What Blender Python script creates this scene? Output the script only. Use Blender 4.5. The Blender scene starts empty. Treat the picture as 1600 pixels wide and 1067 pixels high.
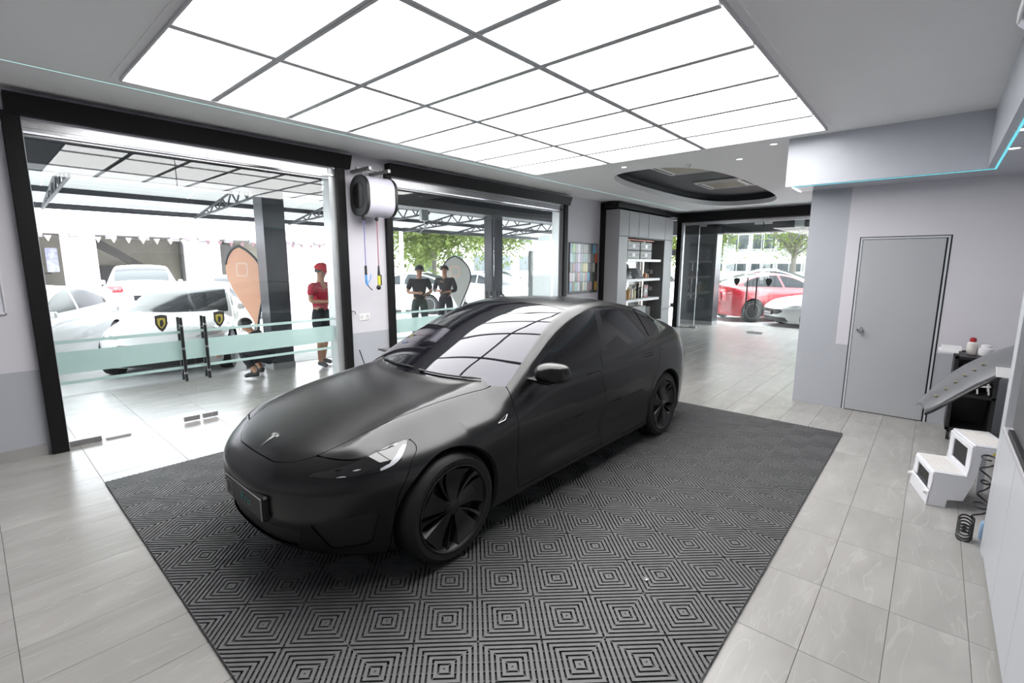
import bpy, math, random
from math import pi, sin, cos, radians, sqrt
from mathutils import Vector, Matrix
SC = bpy.context.scene
COL = SC.collection
random.seed(7)

# ---------------------------------------------------------------- camera, world, light, exposure
cam_d = bpy.data.cameras.new('camera')
cam_d.sensor_width = 36.0
cam_d.lens = 748.0/1600*36.0
cam_d.clip_start = 0.02
cam_d.clip_end = 400
cam = bpy.data.objects.new('camera', cam_d)
COL.objects.link(cam)
YAW, PITCH, ROLL = radians(41.3), radians(9.08), radians(.17)
fw = Vector((-sin(YAW)*cos(PITCH), cos(YAW)*cos(PITCH), -sin(PITCH)))
rt = Vector((cos(YAW), sin(YAW), 0)); upv = rt.cross(fw)
rt2 = rt*cos(ROLL)+upv*sin(ROLL); up2 = -rt*sin(ROLL)+upv*cos(ROLL)
m3 = Matrix((rt2, up2, -fw)).transposed()
cam.matrix_world = Matrix.Translation((0, 0, 1.72)) @ m3.to_4x4()
SC.camera = cam

world = bpy.data.worlds.new('overcast_sky'); SC.world = world
world.use_nodes = True
bg = world.node_tree.nodes['Background']
bg.inputs[0].default_value = (.93, .96, 1.0, 1)
bg.inputs[1].default_value = 9.5
PANEL = 6.2
SC.view_settings.view_transform = 'Standard'
SC.view_settings.look = 'None'
SC.view_settings.gamma = 1
SC.view_settings.use_curve_mapping = False
SC.view_settings.exposure = 0.3
SC.cycles.use_denoising = True
SC.cycles.max_bounces = 8
SC.cycles.diffuse_bounces = 5
SC.cycles.glossy_bounces = 4
SC.cycles.transmission_bounces = 6
SC.cycles.transparent_max_bounces = 16
SC.cycles.caustics_reflective = False
SC.cycles.caustics_refractive = False
SC.cycles.sample_clamp_indirect = 6

# ---------------------------------------------------------------- materials
def srgb(r, g, b):
    f = lambda c: (c/255/12.92) if c/255 <= .04045 else ((c/255+.055)/1.055)**2.4
    return (f(r), f(g), f(b))
MATS = {}
def mat(name, col, rough=.5, metal=0., var=.04, scale=8., bump=0., emit=0., spec=.5, coat=0., ior=1.5, stretch=None, alpha=1.):
    if name in MATS: return MATS[name]
    m = bpy.data.materials.new(name); m.use_nodes = True
    nt = m.node_tree; b = nt.nodes['Principled BSDF']
    b.inputs['Base Color'].default_value = (*col, 1)
    b.inputs['Roughness'].default_value = rough
    b.inputs['Metallic'].default_value = metal
    b.inputs['Specular IOR Level'].default_value = spec
    b.inputs['IOR'].default_value = ior
    b.inputs['Coat Weight'].default_value = coat
    b.inputs['Alpha'].default_value = alpha
    if emit:
        b.inputs['Emission Color'].default_value = (*col, 1)
        b.inputs['Emission Strength'].default_value = emit
    elif var or bump:
        tc = nt.nodes.new('ShaderNodeTexCoord'); n = nt.nodes.new('ShaderNodeTexNoise')
        n.inputs['Scale'].default_value = scale; n.inputs['Detail'].default_value = 4
        src = tc.outputs['Object']
        if stretch:
            mp = nt.nodes.new('ShaderNodeMapping'); mp.inputs['Scale'].default_value = stretch
            nt.links.new(src, mp.inputs['Vector']); src = mp.outputs['Vector']
        nt.links.new(src, n.inputs['Vector'])
        if var:
            cr = nt.nodes.new('ShaderNodeValToRGB')
            cr.color_ramp.elements[0].position = .3; cr.color_ramp.elements[1].position = .7
            cr.color_ramp.elements[0].color = (*[c*(1-var) for c in col], 1)
            cr.color_ramp.elements[1].color = (*[min(1, c*(1+var)) for c in col], 1)
            nt.links.new(n.outputs['Fac'], cr.inputs['Fac']); nt.links.new(cr.outputs['Color'], b.inputs['Base Color'])
        if bump:
            bp = nt.nodes.new('ShaderNodeBump'); bp.inputs['Strength'].default_value = bump; bp.inputs['Distance'].default_value = .01
            nt.links.new(n.outputs['Fac'], bp.inputs['Height']); nt.links.new(bp.outputs['Normal'], b.inputs['Normal'])
    MATS[name] = m
    return m
def glass_mat(name, tint=(.93, .97, .96), ior=1.5, refl=1.0):
    m = bpy.data.materials.new(name); m.use_nodes = True
    nt = m.node_tree; nt.nodes.clear()
    o = nt.nodes.new('ShaderNodeOutputMaterial'); t = nt.nodes.new('ShaderNodeBsdfTransparent'); g = nt.nodes.new('ShaderNodeBsdfGlossy')
    f = nt.nodes.new('ShaderNodeFresnel'); mx = nt.nodes.new('ShaderNodeMixShader'); mu = nt.nodes.new('ShaderNodeMath')
    geo = nt.nodes.new('ShaderNodeNewGeometry'); iv = nt.nodes.new('ShaderNodeMix'); iv.data_type = 'FLOAT'
    t.inputs[0].default_value = (*tint, 1); g.inputs['Roughness'].default_value = .0; g.inputs[0].default_value = (refl, refl, refl, 1)
    # the pane reflects alike on its front and its back face
    iv.inputs[2].default_value = ior; iv.inputs[3].default_value = 1/ior
    nt.links.new(geo.outputs['Backfacing'], iv.inputs[0]); nt.links.new(iv.outputs[0], f.inputs['IOR'])
    nt.links.new(f.outputs[0], mx.inputs[0])
    nt.links.new(t.outputs[0], mx.inputs[1]); nt.links.new(g.outputs[0], mx.inputs[2]); nt.links.new(mx.outputs[0], o.inputs[0])
    MATS[name] = m
    return m

# ---------------------------------------------------------------- mesh building
class MB:
    def __init__(self): self.v = []; self.f = []; self.mi = []; self.cur = 0
    def add(self, vs, fs):
        o = len(self.v); self.v += [tuple(p) for p in vs]; self.f += [tuple(i+o for i in f) for f in fs]; self.mi += [self.cur]*len(fs)
        return self
    def box(self, a, b, ch=0.):
        x0, y0, z0 = [min(p, q) for p, q in zip(a, b)]; x1, y1, z1 = [max(p, q) for p, q in zip(a, b)]
        if ch:
            c = min(ch, (x1-x0)/2.01, (y1-y0)/2.01, (z1-z0)/2.01)
            V = []; idx = {}
            for ix, (xa, sx) in enumerate(((x0, 1), (x1, -1))):
                for iy, (ya, sy) in enumerate(((y0, 1), (y1, -1))):
                    for iz, (za, sz) in enumerate(((z0, 1), (z1, -1))):
                        for k in range(3):
                            p = [xa+sx*c, ya+sy*c, za+sz*c]; p[k] = (xa, ya, za)[k]
                            idx[ix, iy, iz, k] = len(V); V.append(p)
            Fs = []
            q = lambda *t: Fs.append(tuple(idx[i] for i in t))
            for s in (0, 1):
                q((s,0,0,0),(s,1,0,0),(s,1,1,0),(s,0,1,0)); q((0,s,0,1),(1,s,0,1),(1,s,1,1),(0,s,1,1)); q((0,0,s,2),(1,0,s,2),(1,1,s,2),(0,1,s,2))
                for t in (0, 1):
                    q((s,t,0,0),(s,t,1,0),(s,t,1,1),(s,t,0,1)); q((s,0,t,0),(s,1,t,0),(s,1,t,2),(s,0,t,2)); q((0,s,t,1),(1,s,t,1),(1,s,t,2),(0,s,t,2))
                    for w in (0, 1): q((s,t,w,0),(s,t,w,1),(s,t,w,2))
            # orient outward
            cx, cy, cz = (x0+x1)/2, (y0+y1)/2, (z0+z1)/2
            F2 = []
            for f in Fs:
                p = [Vector(V[i]) for i in f]; n = (p[1]-p[0]).cross(p[2]-p[0]); c0 = sum(p, Vector())/len(p)-Vector((cx, cy, cz))
                F2.append(f if n.dot(c0) > 0 else f[::-1])
            return self.add(V, F2)
        return self.add([(x0,y0,z0),(x1,y0,z0),(x1,y1,z0),(x0,y1,z0),(x0,y0,z1),(x1,y0,z1),(x1,y1,z1),(x0,y1,z1)],
                        [(0,3,2,1),(4,5,6,7),(0,1,5,4),(1,2,6,5),(2,3,7,6),(3,0,4,7)])
    def prism(self, pts, d0, d1, axis='z'):
        """polygon pts (2D) extruded from d0 to d1 along axis; x->(y,z), y->(x,z), z->(x,y)"""
        def P(p, d):
            return {'x': (d, p[0], p[1]), 'y': (p[0], d, p[1]), 'z': (p[0], p[1], d)}[axis]
        n = len(pts)
        area = sum(pts[i][0]*pts[(i+1) % n][1]-pts[(i+1) % n][0]*pts[i][1] for i in range(n))
        if (area < 0) != (axis == 'y'): pts = pts[::-1]
        if d0 > d1: d0, d1 = d1, d0
        return self.add([P(p, d0) for p in pts]+[P(p, d1) for p in pts],
                        [tuple(range(n))[::-1], tuple(range(n, 2*n))]+[(i, (i+1) % n, n+(i+1) % n, n+i) for i in range(n)])
    def tube(self, path, r, n=8, cap=True, close=False):
        path = [Vector(p) for p in path]; rs = r if isinstance(r, (list, tuple)) else [r]*len(path)
        V = []; prev = None
        L = len(path)
        for i, p in enumerate(path):
            if close: t = (path[(i+1) % L]-path[i-1])
            else: t = (path[min(i+1, L-1)]-path[max(i-1, 0)])
            t = t.normalized() if t.length > 1e-9 else Vector((0, 0, 1))
            if prev is None:
                a = Vector((0, 0, 1)) if abs(t.z) < .9 else Vector((1, 0, 0))
                prev = a
            s = (prev-t*prev.dot(t)); s = s.normalized() if s.length > 1e-6 else t.orthogonal().normalized()
            prev = s; w = t.cross(s)
            V += [p+(s*cos(2*pi*k/n)+w*sin(2*pi*k/n))*rs[i] for k in range(n)]
        Fs = []
        for i in range(L if close else L-1):
            j = (i+1) % L
            for k in range(n): Fs.append((i*n+k, i*n+(k+1) % n, j*n+(k+1) % n, j*n+k))
        if cap and not close: Fs += [tuple(range(n))[::-1], tuple(range((L-1)*n, L*n))]
        return self.add(V, Fs)
    def lathe(self, prof, c=(0, 0, 0), axis='z', n=32, closed=False, cap=True):
        """prof: list of (radius, height)"""
        V = []
        for r, h in prof:
            for k in range(n):
                a = 2*pi*k/n; x, y = r*cos(a), r*sin(a)
                p = {'z': (x, y, h), 'x': (h, x, y), 'y': (y, h, x)}[axis]
                V.append((p[0]+c[0], p[1]+c[1], p[2]+c[2]))
        Fs = []
        L = len(prof)
        for i in range(L if closed else L-1):
            j = (i+1) % L
            for k in range(n): Fs.append((i*n+k, i*n+(k+1) % n, j*n+(k+1) % n, j*n+k))
        if not closed and cap:
            if prof[0][0] > 1e-4: Fs.append(tuple(range(n))[::-1])
            if prof[-1][0] > 1e-4: Fs.append(tuple(range((L-1)*n, L*n)))
        return self.add(V, Fs)
    def cyl(self, c, r, h, axis='z', n=24): return self.lathe([(r, 0), (r, h)], c, axis, n)
    def ball(self, c, r, n=12, s=(1, 1, 1)):
        rr = []
        V = []
        m = max(6, n//2+1)
        for i in range(m+1):
            a = pi*i/m
            for k in range(n):
                b = 2*pi*k/n; V.append((c[0]+s[0]*r*sin(a)*cos(b), c[1]+s[1]*r*sin(a)*sin(b), c[2]+s[2]*r*cos(a)))
        Fs = [(i*n+k, (i+1)*n+k, (i+1)*n+(k+1) % n, i*n+(k+1) % n) for i in range(m) for k in range(n)]
        return self.add(V, Fs)
    def mesh(self, name, mats):
        me = bpy.data.meshes.new(name); me.from_pydata(self.v, [], self.f)
        for m in (mats if isinstance(mats, (list, tuple)) else [mats]): me.materials.append(m)
        if any(self.mi):
            me.polygons.foreach_set('material_index', self.mi)
        me.update(); return me
def tag(o, label=None, cat=None, group=None, kind=None):
    if label: o['label'] = label
    if cat: o['category'] = cat
    if group: o['group'] = group
    if kind: o['kind'] = kind
    return o
def smooth(o, ang=40):
    me = o.data
    me.polygons.foreach_set('use_smooth', [True]*len(me.polygons))
    try: me.set_sharp_from_angle(angle=radians(ang))
    except Exception: pass
    return o
def link(name, me, parent=None, loc=None):
    o = bpy.data.objects.new(name, me); COL.objects.link(o)
    if parent is not None: o.parent = parent
    if loc is not None: o.location = loc
    return o
def part(name, mb, m, parent=None, sm=0, label=None, loc=None, bevel=0):
    o = link(name, mb.mesh(name, m), parent, loc)
    if sm: smooth(o, sm)
    if label: o['label'] = label
    if bevel:
        b = o.modifiers.new('bevel', 'BEVEL'); b.width = bevel; b.segments = 2; b.limit_method = 'ANGLE'
    return o
def empty(name, loc, label, cat, group=None, rz=0):
    o = bpy.data.objects.new(name, None); COL.objects.link(o); o.location = loc; o.rotation_euler = (0, 0, rz); o.empty_display_size = .1
    return tag(o, label, cat, group)
def struct(name, mb, m, parent=None, sm=0):
    o = part(name, mb, m, parent, sm)
    if parent is None: o['kind'] = 'structure'
    return o
def copy_tree(o, parent=None):
    c = o.copy(); COL.objects.link(c); c.parent = parent
    for ch in o.children: copy_tree(ch, c)
    return c
def rrect(cx, cy, w, h, r, n=6):
    P = []
    for sx, sy, a0 in ((1, 1, 0), (-1, 1, pi/2), (-1, -1, pi), (1, -1, 3*pi/2)):
        for k in range(n+1):
            a = a0+pi/2*k/n; P.append((cx+sx*(w/2-r)+r*cos(a), cy+sy*(h/2-r)+r*sin(a)))
    return P
def text(name, s, size, m, parent, loc, rot, depth=.001, align='CENTER', shear=0, gap=.68):
    for k, ch in enumerate(s):
        letter(name, ch, size, m, parent, (loc[0]+(k-(len(s)-1)/2)*size*gap, loc[1], loc[2]), rot, depth, shear)
def letter(name, s, size, m, parent, loc, rot, depth=.001, shear=0):
    cu = bpy.data.curves.new(name, 'FONT'); cu.body = s; cu.size = size; cu.extrude = depth; cu.align_x = 'CENTER'; cu.align_y = 'CENTER'; cu.shear = shear
    cu.materials.append(m)
    cu.resolution_u = 3
    t = bpy.data.objects.new('tmp', cu); COL.objects.link(t)
    dg = bpy.context.evaluated_depsgraph_get(); me = bpy.data.meshes.new_from_object(t.evaluated_get(dg)); me.name = name
    bpy.data.objects.remove(t); bpy.data.curves.remove(cu)
    o = bpy.data.objects.new(name, me); COL.objects.link(o); o.parent = parent; o.location = loc; o.rotation_euler = rot
    return o
M_WALL = mat('wall_paint_white', srgb(196, 194, 200), .55, var=.015, scale=3)
M_WALLG = mat('wall_paint_grey', srgb(162, 165, 171), .5, var=.015, scale=3)
M_CEIL = mat('ceiling_paint', srgb(243, 243, 243), .6, var=.01, scale=2)
M_BULK = mat('bulkhead_satin_paint', srgb(186, 189, 196), .32, var=.02, scale=5)
M_BLACKTRIM = mat('black_painted_frame', (.006, .006, .0065), .5, var=.2, scale=30, spec=.22)
M_ALU = mat('aluminium', (.55, .56, .58), .3, 1., var=.05)
M_ALUW = mat('light_anodised_aluminium', (.62, .64, .65), .35, .6, var=.03)
M_STEEL = mat('brushed_steel', (.45, .45, .46), .28, 1., var=.08, scale=20)
M_CHROME = mat('chrome', (.8, .8, .82), .12, 1., var=.02)
M_WHITE = mat('white_plastic', (.72, .72, .73), .35, var=.02)
M_BLACKP = mat('black_plastic', (.012, .012, .013), .4, var=.1)
M_GLASS = glass_mat('clear_pane_glass', (.955, .985, .975), 1.56)
M_FROST = mat('frosted_green_film', srgb(176, 204, 200), .5, var=.02, scale=12, alpha=.82)
M_PANEL = mat('luminous_ceiling_diffuser', (1, .99, .985), .5, emit=PANEL)
M_GRID = mat('grey_grid_profile', (.55, .55, .57), .5, var=.05)
M_CHAR = mat('charcoal_paint', srgb(72, 74, 78), .55, var=.04, scale=6)
M_LED = mat('teal_led_line', (.14, .62, .72), .5, emit=.8)
M_LEDW = mat('white_led_line', (.9, 1, 1), .5, emit=2.0)
M_CAB = mat('cabinet_laminate_grey', srgb(158, 158, 160), .45, var=.02, scale=4)
M_CABW = mat('cabinet_laminate_white', srgb(184, 187, 192), .35, var=.015, scale=4)
M_DARKIN = mat('dark_interior', (.02, .02, .02), .8, var=.1)
def floor_mat():
    m = bpy.data.materials.new('veined_grey_porcelain'); m.use_nodes = True
    nt = m.node_tree; b = nt.nodes['Principled BSDF']; N = nt.nodes.new; L = nt.links.new
    tc = N('ShaderNodeTexCoord'); oi = N('ShaderNodeObjectInfo'); add = N('ShaderNodeVectorMath'); add.operation = 'MULTIPLY_ADD'
    geo = N('ShaderNodeNewGeometry')
    mp = N('ShaderNodeMapping'); mp.inputs['Scale'].default_value = (1.0, .32, 1); mp.inputs['Rotation'].default_value = (0, 0, .12)
    cb = N('ShaderNodeCombineXYZ')
    L(oi.outputs['Random'], cb.inputs[0]); L(oi.outputs['Random'], cb.inputs[2])
    add.inputs[1].default_value = (7, 7, 13); L(cb.outputs[0], add.inputs[0]); L(geo.outputs['Position'], add.inputs[2])
    L(add.outputs[0], mp.inputs['Vector'])
    n = N('ShaderNodeTexNoise'); n.inputs['Scale'].default_value = 5; n.inputs['Detail'].default_value = 6; n.inputs['Distortion'].default_value = .6
    L(mp.outputs[0], n.inputs['Vector'])
    cr = N('ShaderNodeValToRGB'); e = cr.color_ramp.elements
    e[0].position = .3; e[0].color = (*[c*.86 for c in FLOORC], 1); e[1].position = .6; e[1].color = (*FLOORC, 1)
    e2 = cr.color_ramp.elements.new(.74); e2.color = (*[c*1.16 for c in FLOORC], 1)
    L(n.outputs['Fac'], cr.inputs['Fac'])
    n2 = N('ShaderNodeTexNoise'); n2.inputs['Scale'].default_value = 2.2; n2.inputs['Detail'].default_value = 2; n2.inputs['Distortion'].default_value = 1.2
    mp2 = N('ShaderNodeMapping'); mp2.inputs['Scale'].default_value = (3.2, .5, 1); L(add.outputs[0], mp2.inputs['Vector']); L(mp2.outputs[0], n2.inputs['Vector'])
    cr2 = N('ShaderNodeValToRGB'); e = cr2.color_ramp.elements
    e[0].position = .485; e[0].color = (0, 0, 0, 1); e[1].position = .515; e[1].color = (0, 0, 0, 1); x = e.new(.5); x.color = (1, 1, 1, 1)
    L(n2.outputs['Fac'], cr2.inputs['Fac'])
    mx = N('ShaderNodeMix'); mx.data_type = 'RGBA'; mx.inputs[7].default_value = (*[min(1, c*1.22) for c in FLOORC], 1)
    mul = N('ShaderNodeMath'); mul.operation = 'MULTIPLY'; mul.inputs[1].default_value = .45
    L(cr2.outputs['Color'], mul.inputs[0]); L(mul.outputs[0], mx.inputs[0]); L(cr.outputs['Color'], mx.inputs[6])
    # each tile a hair lighter or darker
    hs = N('ShaderNodeHueSaturation'); mr = N('ShaderNodeMapRange'); mr.inputs[3].default_value = .955; mr.inputs[4].default_value = 1.045
    L(oi.outputs['Random'], mr.inputs[0]); L(mr.outputs[0], hs.inputs['Value']); L(mx.outputs[2], hs.inputs['Color'])
    L(hs.outputs['Color'], b.inputs['Base Color'])
    b.inputs['Roughness'].default_value = .24; b.inputs['Specular IOR Level'].default_value = .45
    return m
FLOORC = srgb(157, 155, 152)
M_FLOOR = floor_mat()
M_GROUT = mat('tile_grout', srgb(118, 116, 114), .8, var=.05)
# ================================================================ ROOM
XL, XR, YN, YF, YD, ZC = -5.93, 1.3, -2.2, 13.2, 6.93, 3.15
# ---- floor and its tiles
b = MB(); b.box((XL-.35, YN, -.12), (XR, YF, -.004)); b.box((XL-2.4, YN, -.12), (XL-.35, YF, -.004)); b.box((XL-2.4, YF, -.12), (XR, 15.0, -.004))
floor = struct('floor', b, M_GROUT)
TX, TY, G = .2925, .584, .0009
def tile_mesh(x0, x1, y0, y1, mb=None):
    mb = mb or MB(); c = .0012
    x0 += G; x1 -= G; y0 += G; y1 -= G
    V = [(x0, y0, -.004), (x1, y0, -.004), (x1, y1, -.004), (x0, y1, -.004), (x0, y0, -c), (x1, y0, -c), (x1, y1, -c), (x0, y1, -c),
         (x0+c, y0+c, 0), (x1-c, y0+c, 0), (x1-c, y1-c, 0), (x0+c, y1-c, 0)]
    return mb.add(V, [(8, 9, 10, 11), (4, 5, 9, 8), (5, 6, 10, 9), (6, 7, 11, 10), (7, 4, 8, 11), (0, 1, 5, 4), (1, 2, 6, 5), (2, 3, 7, 6), (3, 0, 4, 7)])
cells = []
def cam_px(x, y, z=0):
    d = Vector((x, y, z))-Vector((0, 0, 1.72)); w = d.dot(fw)
    if w < .05: return None
    return 800+748*d.dot(rt2)/w, 533.5-748*d.dot(up2)/w, w
i0 = int(math.floor((XL-2.4)/TX)); i1 = int(XR/TX)+1
j0 = int((YN+.05)/TY)-1; j1 = int(15/TY)+1
for i in range(i0, i1):
    for j in range(j0, j1):
        x0, x1 = max(i*TX, XL-2.4), min(i*TX+TX, XR); y0, y1 = max(-.03+j*TY, YN), min(-.03+(j+1)*TY, 15.0)
        if x1-x0 < .02 or y1-y0 < .02: continue
        cx, cy = (x0+x1)/2, (y0+y1)/2
        if cx > -1.3 and cy > YD+.3: continue
        p = cam_px(cx, cy); sc = 0
        under = -4.85 < x0 and x1 < -.48 and y0 > .5 and y1 < 5.85
        if p and -60 < p[0] < 1660 and -60 < p[1] < 1190 and not under: sc = 1/p[2]**3
        cells.append((sc, x0, x1, y0, y1))
cells.sort(reverse=True)
base = tile_mesh(-TX/2, TX/2, -TY/2, TY/2).mesh('tile', M_FLOOR)
rest = MB()
for k, (sc, x0, x1, y0, y1) in enumerate(cells):
    if k < 296 and sc > 0:
        full = abs(x1-x0-TX) < 1e-4 and abs(y1-y0-TY) < 1e-4
        me = base if full else tile_mesh(-(x1-x0)/2, (x1-x0)/2, -(y1-y0)/2, (y1-y0)/2).mesh('tile', M_FLOOR)
        link('tile', me, floor, ((x0+x1)/2, (y0+y1)/2, 0))
    else: tile_mesh(x0, x1, y0, y1, rest)
o = part('far_tile', rest, M_FLOOR, floor); o['kind'] = 'stuff'

# ---- walls
WT = .22
def wall2(mb, x0, y0, x1, y1, zs=.785, top=ZC):
    mb.cur = 1; mb.box((x0, y0, 0), (x1, y1, zs)); mb.cur = 0; mb.box((x0, y0, zs), (x1, y1, top)); return mb
b = MB()
wall2(b, XL-WT, YN, XL, .43)
wall2(b, XL-WT, 3.40, XL, 4.07)
wall2(b, XL-WT, 8.42, XL, YF+.2)
b.cur = 0; b.box((XL-WT, .43, 3.0), (XL, 3.40, ZC)); b.box((XL-WT, 4.07, 3.0), (XL, 8.42, ZC))
wl = struct('wall_left', b, [M_WALL, M_WALLG])
b = MB()
for y0, y1 in ((YN, .335), (3.49, 3.98), (8.5, 9.84)): b.box((XL, y0, 0), (XL+.012, y1, .10))
struct('baseboard_left', b, mat('skirting_tile', srgb(150, 148, 146), .4))
b = MB()
b.cur = 1; b.box((-1.24, YD, 0), (-.84, YD+.2, 2.62)); b.box((-.84, YD, 0), (-.715, YD+.2, .785)); b.box((.085, YD, 0), (XR, YD+.2, .785))
b.cur = 0; b.box((-.84, YD, .785), (-.715, YD+.2, 2.62)); b.box((.085, YD, .785), (XR, YD+.2, 2.62)); b.box((-.715, YD, 2.05), (.085, YD+.2, 2.62))
b.box((-1.24, YD, 2.62), (XR, YD+.2, ZC)); b.box((-1.24, YD+.2, 0), (-1.04, YF+.2, ZC))
struct('wall_back', b, [M_WALL, M_WALLG])
b = MB(); wall2(b, .95, YN, 1.15, YD)
struct('wall_right', b, [M_WALL, M_WALLG])
b = MB(); wall2(b, XL-WT, YN-.2, XR, YN)
struct('wall_front', b, [M_WALL, M_WALLG])
b = MB(); b.box((-5.93, YF, 2.96), (-1.04, YF+.2, ZC))
struct('wall_far_header', b, [M_WALL])
# ---- ceiling with the rounded recess
def ceiling():
    b = MB(); th = .25
    x0, x1, ya, yb = XL-WT, XR, 6.75, 12.9
    b.box((x0, YN-.2, ZC), (x1, ya, ZC+th)); b.box((x0, yb, ZC), (x1, YF+.3, ZC+th))
    cx, cy, hw, hl = RC
    ring = []
    n = 96
    for k in range(n):
        a = 2*pi*k/n
        c, s = cos(a), sin(a); e = 2/2.9
        ring.append((cx+hw*math.copysign(abs(c)**e, c), cy+hl*math.copysign(abs(s)**e, s)))
    out = []
    for k in range(n):
        a = 2*pi*k/n; c, s = cos(a), sin(a); m = max(abs(c), abs(s))
        c, s = c/m, s/m
        out.append((cx+c*((x1-cx) if c > 0 else (cx-x0)), cy+s*((yb-cy) if s > 0 else (cy-ya))))
    V = [(p[0], p[1], ZC) for p in ring]+[(p[0], p[1], ZC) for p in out]+[(p[0], p[1], ZC+.10) for p in ring]
    Fs = []
    for k in range(n):
        j = (k+1) % n
        Fs.append((k, j, n+j, n+k)); Fs.append((j, k, 2*n+k, 2*n+j))
    b.add(V, Fs)
    return b, ring
RC = (-3.56, 9.75, .95, 2.75)
cb, ring = ceiling()
ceil = struct('ceiling', cb, M_CEIL)
# recess: dark upper tray, stepping outward above the opening
b = MB(); n = len(ring)
cx, cy = RC[0], RC[1]
big = [(cx+(p[0]-cx)*1.12, cy+(p[1]-cy)*1.06) for p in ring]
V = [(p[0], p[1], ZC+.10) for p in ring]+[(p[0], p[1], ZC+.10) for p in big]+[(p[0], p[1], ZC+.24) for p in big]
b.add(V, [(k, (k+1) % n, n+(k+1) % n, n+k) for k in range(n)]+[(n+k, n+(k+1) % n, 2*n+(k+1) % n, 2*n+k) for k in range(n)]+[tuple(2*n+k for k in range(n))])
part('ceiling_recess', b, M_CHAR, ceil)
# ---- bulkheads
b = MB(); b.box((-1.43, 6.42, 2.62), (.25, YD+.02, ZC)); b.box((.25, YN, 2.62), (XR, YD+.02, ZC))
bk = struct('trim_1', b, M_BULK)
b = MB(); b.box((-1.37, 6.466, 2.614), (.30, 6.472, 2.6205)); part('light_line', b, M_LED, bk)
b = MB(); b.box((.298, YN+.1, 2.612), (.312, 6.474, 2.6205)); part('light_line', b, M_LED, bk)
b = MB(); b.box((-1.37, 6.466, 2.611), (-1.355, 6.9, 2.6205)); part('light_line', b, M_LEDW, bk)
b = MB(); b.box((-5.153, YN, ZC-.002), (-5.1485, 12.9, ZC+.002)); part('light_line', b, mat('ceiling_led_line', (.55, 1, 1), .5, emit=.7), ceil)

# ---- door in the back wall
d = empty('door', (-.715, YD, 0), 'flat light grey flush door in a thin dark edged frame in the back wall', 'door')
d.name = 'door_1'; d['kind'] = 'structure'
DW, DH = .80, 2.05
b = MB(); b.box((0, .002, 0), (DW, .05, DH)); part('door_gap', b, M_DARKIN, d)
b = MB(); b.box((.012, -.012, 0), (.03, .01, DH-.02)); b.box((DW-.032, -.012, 0), (DW-.014, .01, DH-.02)); b.box((.012, -.012, DH-.028), (DW-.014, .01, DH-.01)); part('door_frame', b, M_CABW, d)
b = MB(); b.box((.036, -.016, .008), (DW-.046, .02, DH-.034), .002); part('door_leaf', b, mat('door_grey', srgb(162, 164, 167), .4, var=.015, scale=3), d)
b = MB(); b.lathe([(.030, 0), (.030, -.006), (.012, -.010), (.011, -.03), (.026, -.04), (.029, -.055), (.022, -.068), (.006, -.070)], (.10, -.016, .985), 'y', 24)
kn = part('door_knob', b, M_CHROME, d, 40)
b = MB(); b.box((.098, -.10, .95), (.102, -.085, .985)); b.cyl((.1, -.092, .983), .004, .008, 'y', 8); part('key', b, M_STEEL, kn)

# ---- shop front glazing in the left wall
def shopfront(n, y0, y1, x, zt, double=True):
    w = empty('window_%d' % n, (x, y0, 0), 'frameless glass shopfront, %s' % ('left of the hose reel' if n == 1 else 'right of the hose reel'), 'window'); w['kind'] = 'structure'
    L = y1-y0
    # black timber surround
    if n == 1:
        segs = [((.0, -.095, 0), (.06, .02, 2.96)), ((.0, L-.02, 0), (.06, L+.09, 2.96))]
    else:
        segs = [((.0, -.10, 0), (.06, .0, 2.96)), ((.0, L-.0, 0), (.06, L+.11, 2.96))]
    for a, c in segs:
        b = MB(); b.box(a, c, .004); part('frame_post', b, M_BLACKTRIM, w)
    b = MB(); b.prism([(0, 2.94), (.07, 2.94), (.13, 3.10), (0, 3.10)], -.07, L+.16, 'y'); part('frame_head', b, M_BLACKTRIM, w)
    # light inner reveal
    b = MB(); b.box((-.2, L-.10, 0), (-.02, L-.0, 2.93), .003); part('reveal', b, M_ALUW, w)
    b = MB(); b.box((-.2, .0, 0), (-.02, .03, 2.93), .003); part('reveal', b, M_ALUW, w)
    # sliding track above the doors
    b = MB(); b.box((-.10, .0, 2.83), (-.0, L, 2.86), .003); b.box((-.07, .0, 2.86), (-.03, L, 2.93)); b.tube([(-.035, .0, 2.80), (-.035, L, 2.80)], .012, 10); part('slide_rail', b, M_STEEL, w)
    b = MB()
    return w, L
GX = -.09
def pane(w, ya, yb, za=.012, zb=2.82, x=GX, th=.010):
    b = MB(); b.box((x-th/2, ya, za), (x+th/2, yb, zb)); return part('pane', b, M_GLASS, w)
def clamp(w, y, z, L=.16, x=GX, n='patch_fitting'):
    b = MB(); b.box((x-.022, y-L/2, z), (x+.022, y+L/2, z+.055), .004); return part(n, b, M_STEEL, w)
def bar_handle(w, y, z0, z1, x=GX):
    b = MB(); s = 1
    b.tube([(x+.055, y, z0), (x+.055, y, z1)], .016, 12)
    b.tube([(x-.055, y, z0), (x-.055, y, z1)], .016, 12)
    for z in (z0+.12, z1-.12): b.tube([(x-.055, y, z), (x+.055, y, z)], .009, 8)
    h = part('pull_handle', b, M_BLACKP, w, 40)
    b = MB()
    for zz in (z0+.08, (z0+z1)/2, z1-.1): b.lathe([(.0165, 0), (.0172, .004), (.0172, .02), (.0165, .024)], (x+.055, y, zz), 'z', 12)
    part('steel_ring', b, M_STEEL, h, 40)
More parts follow.
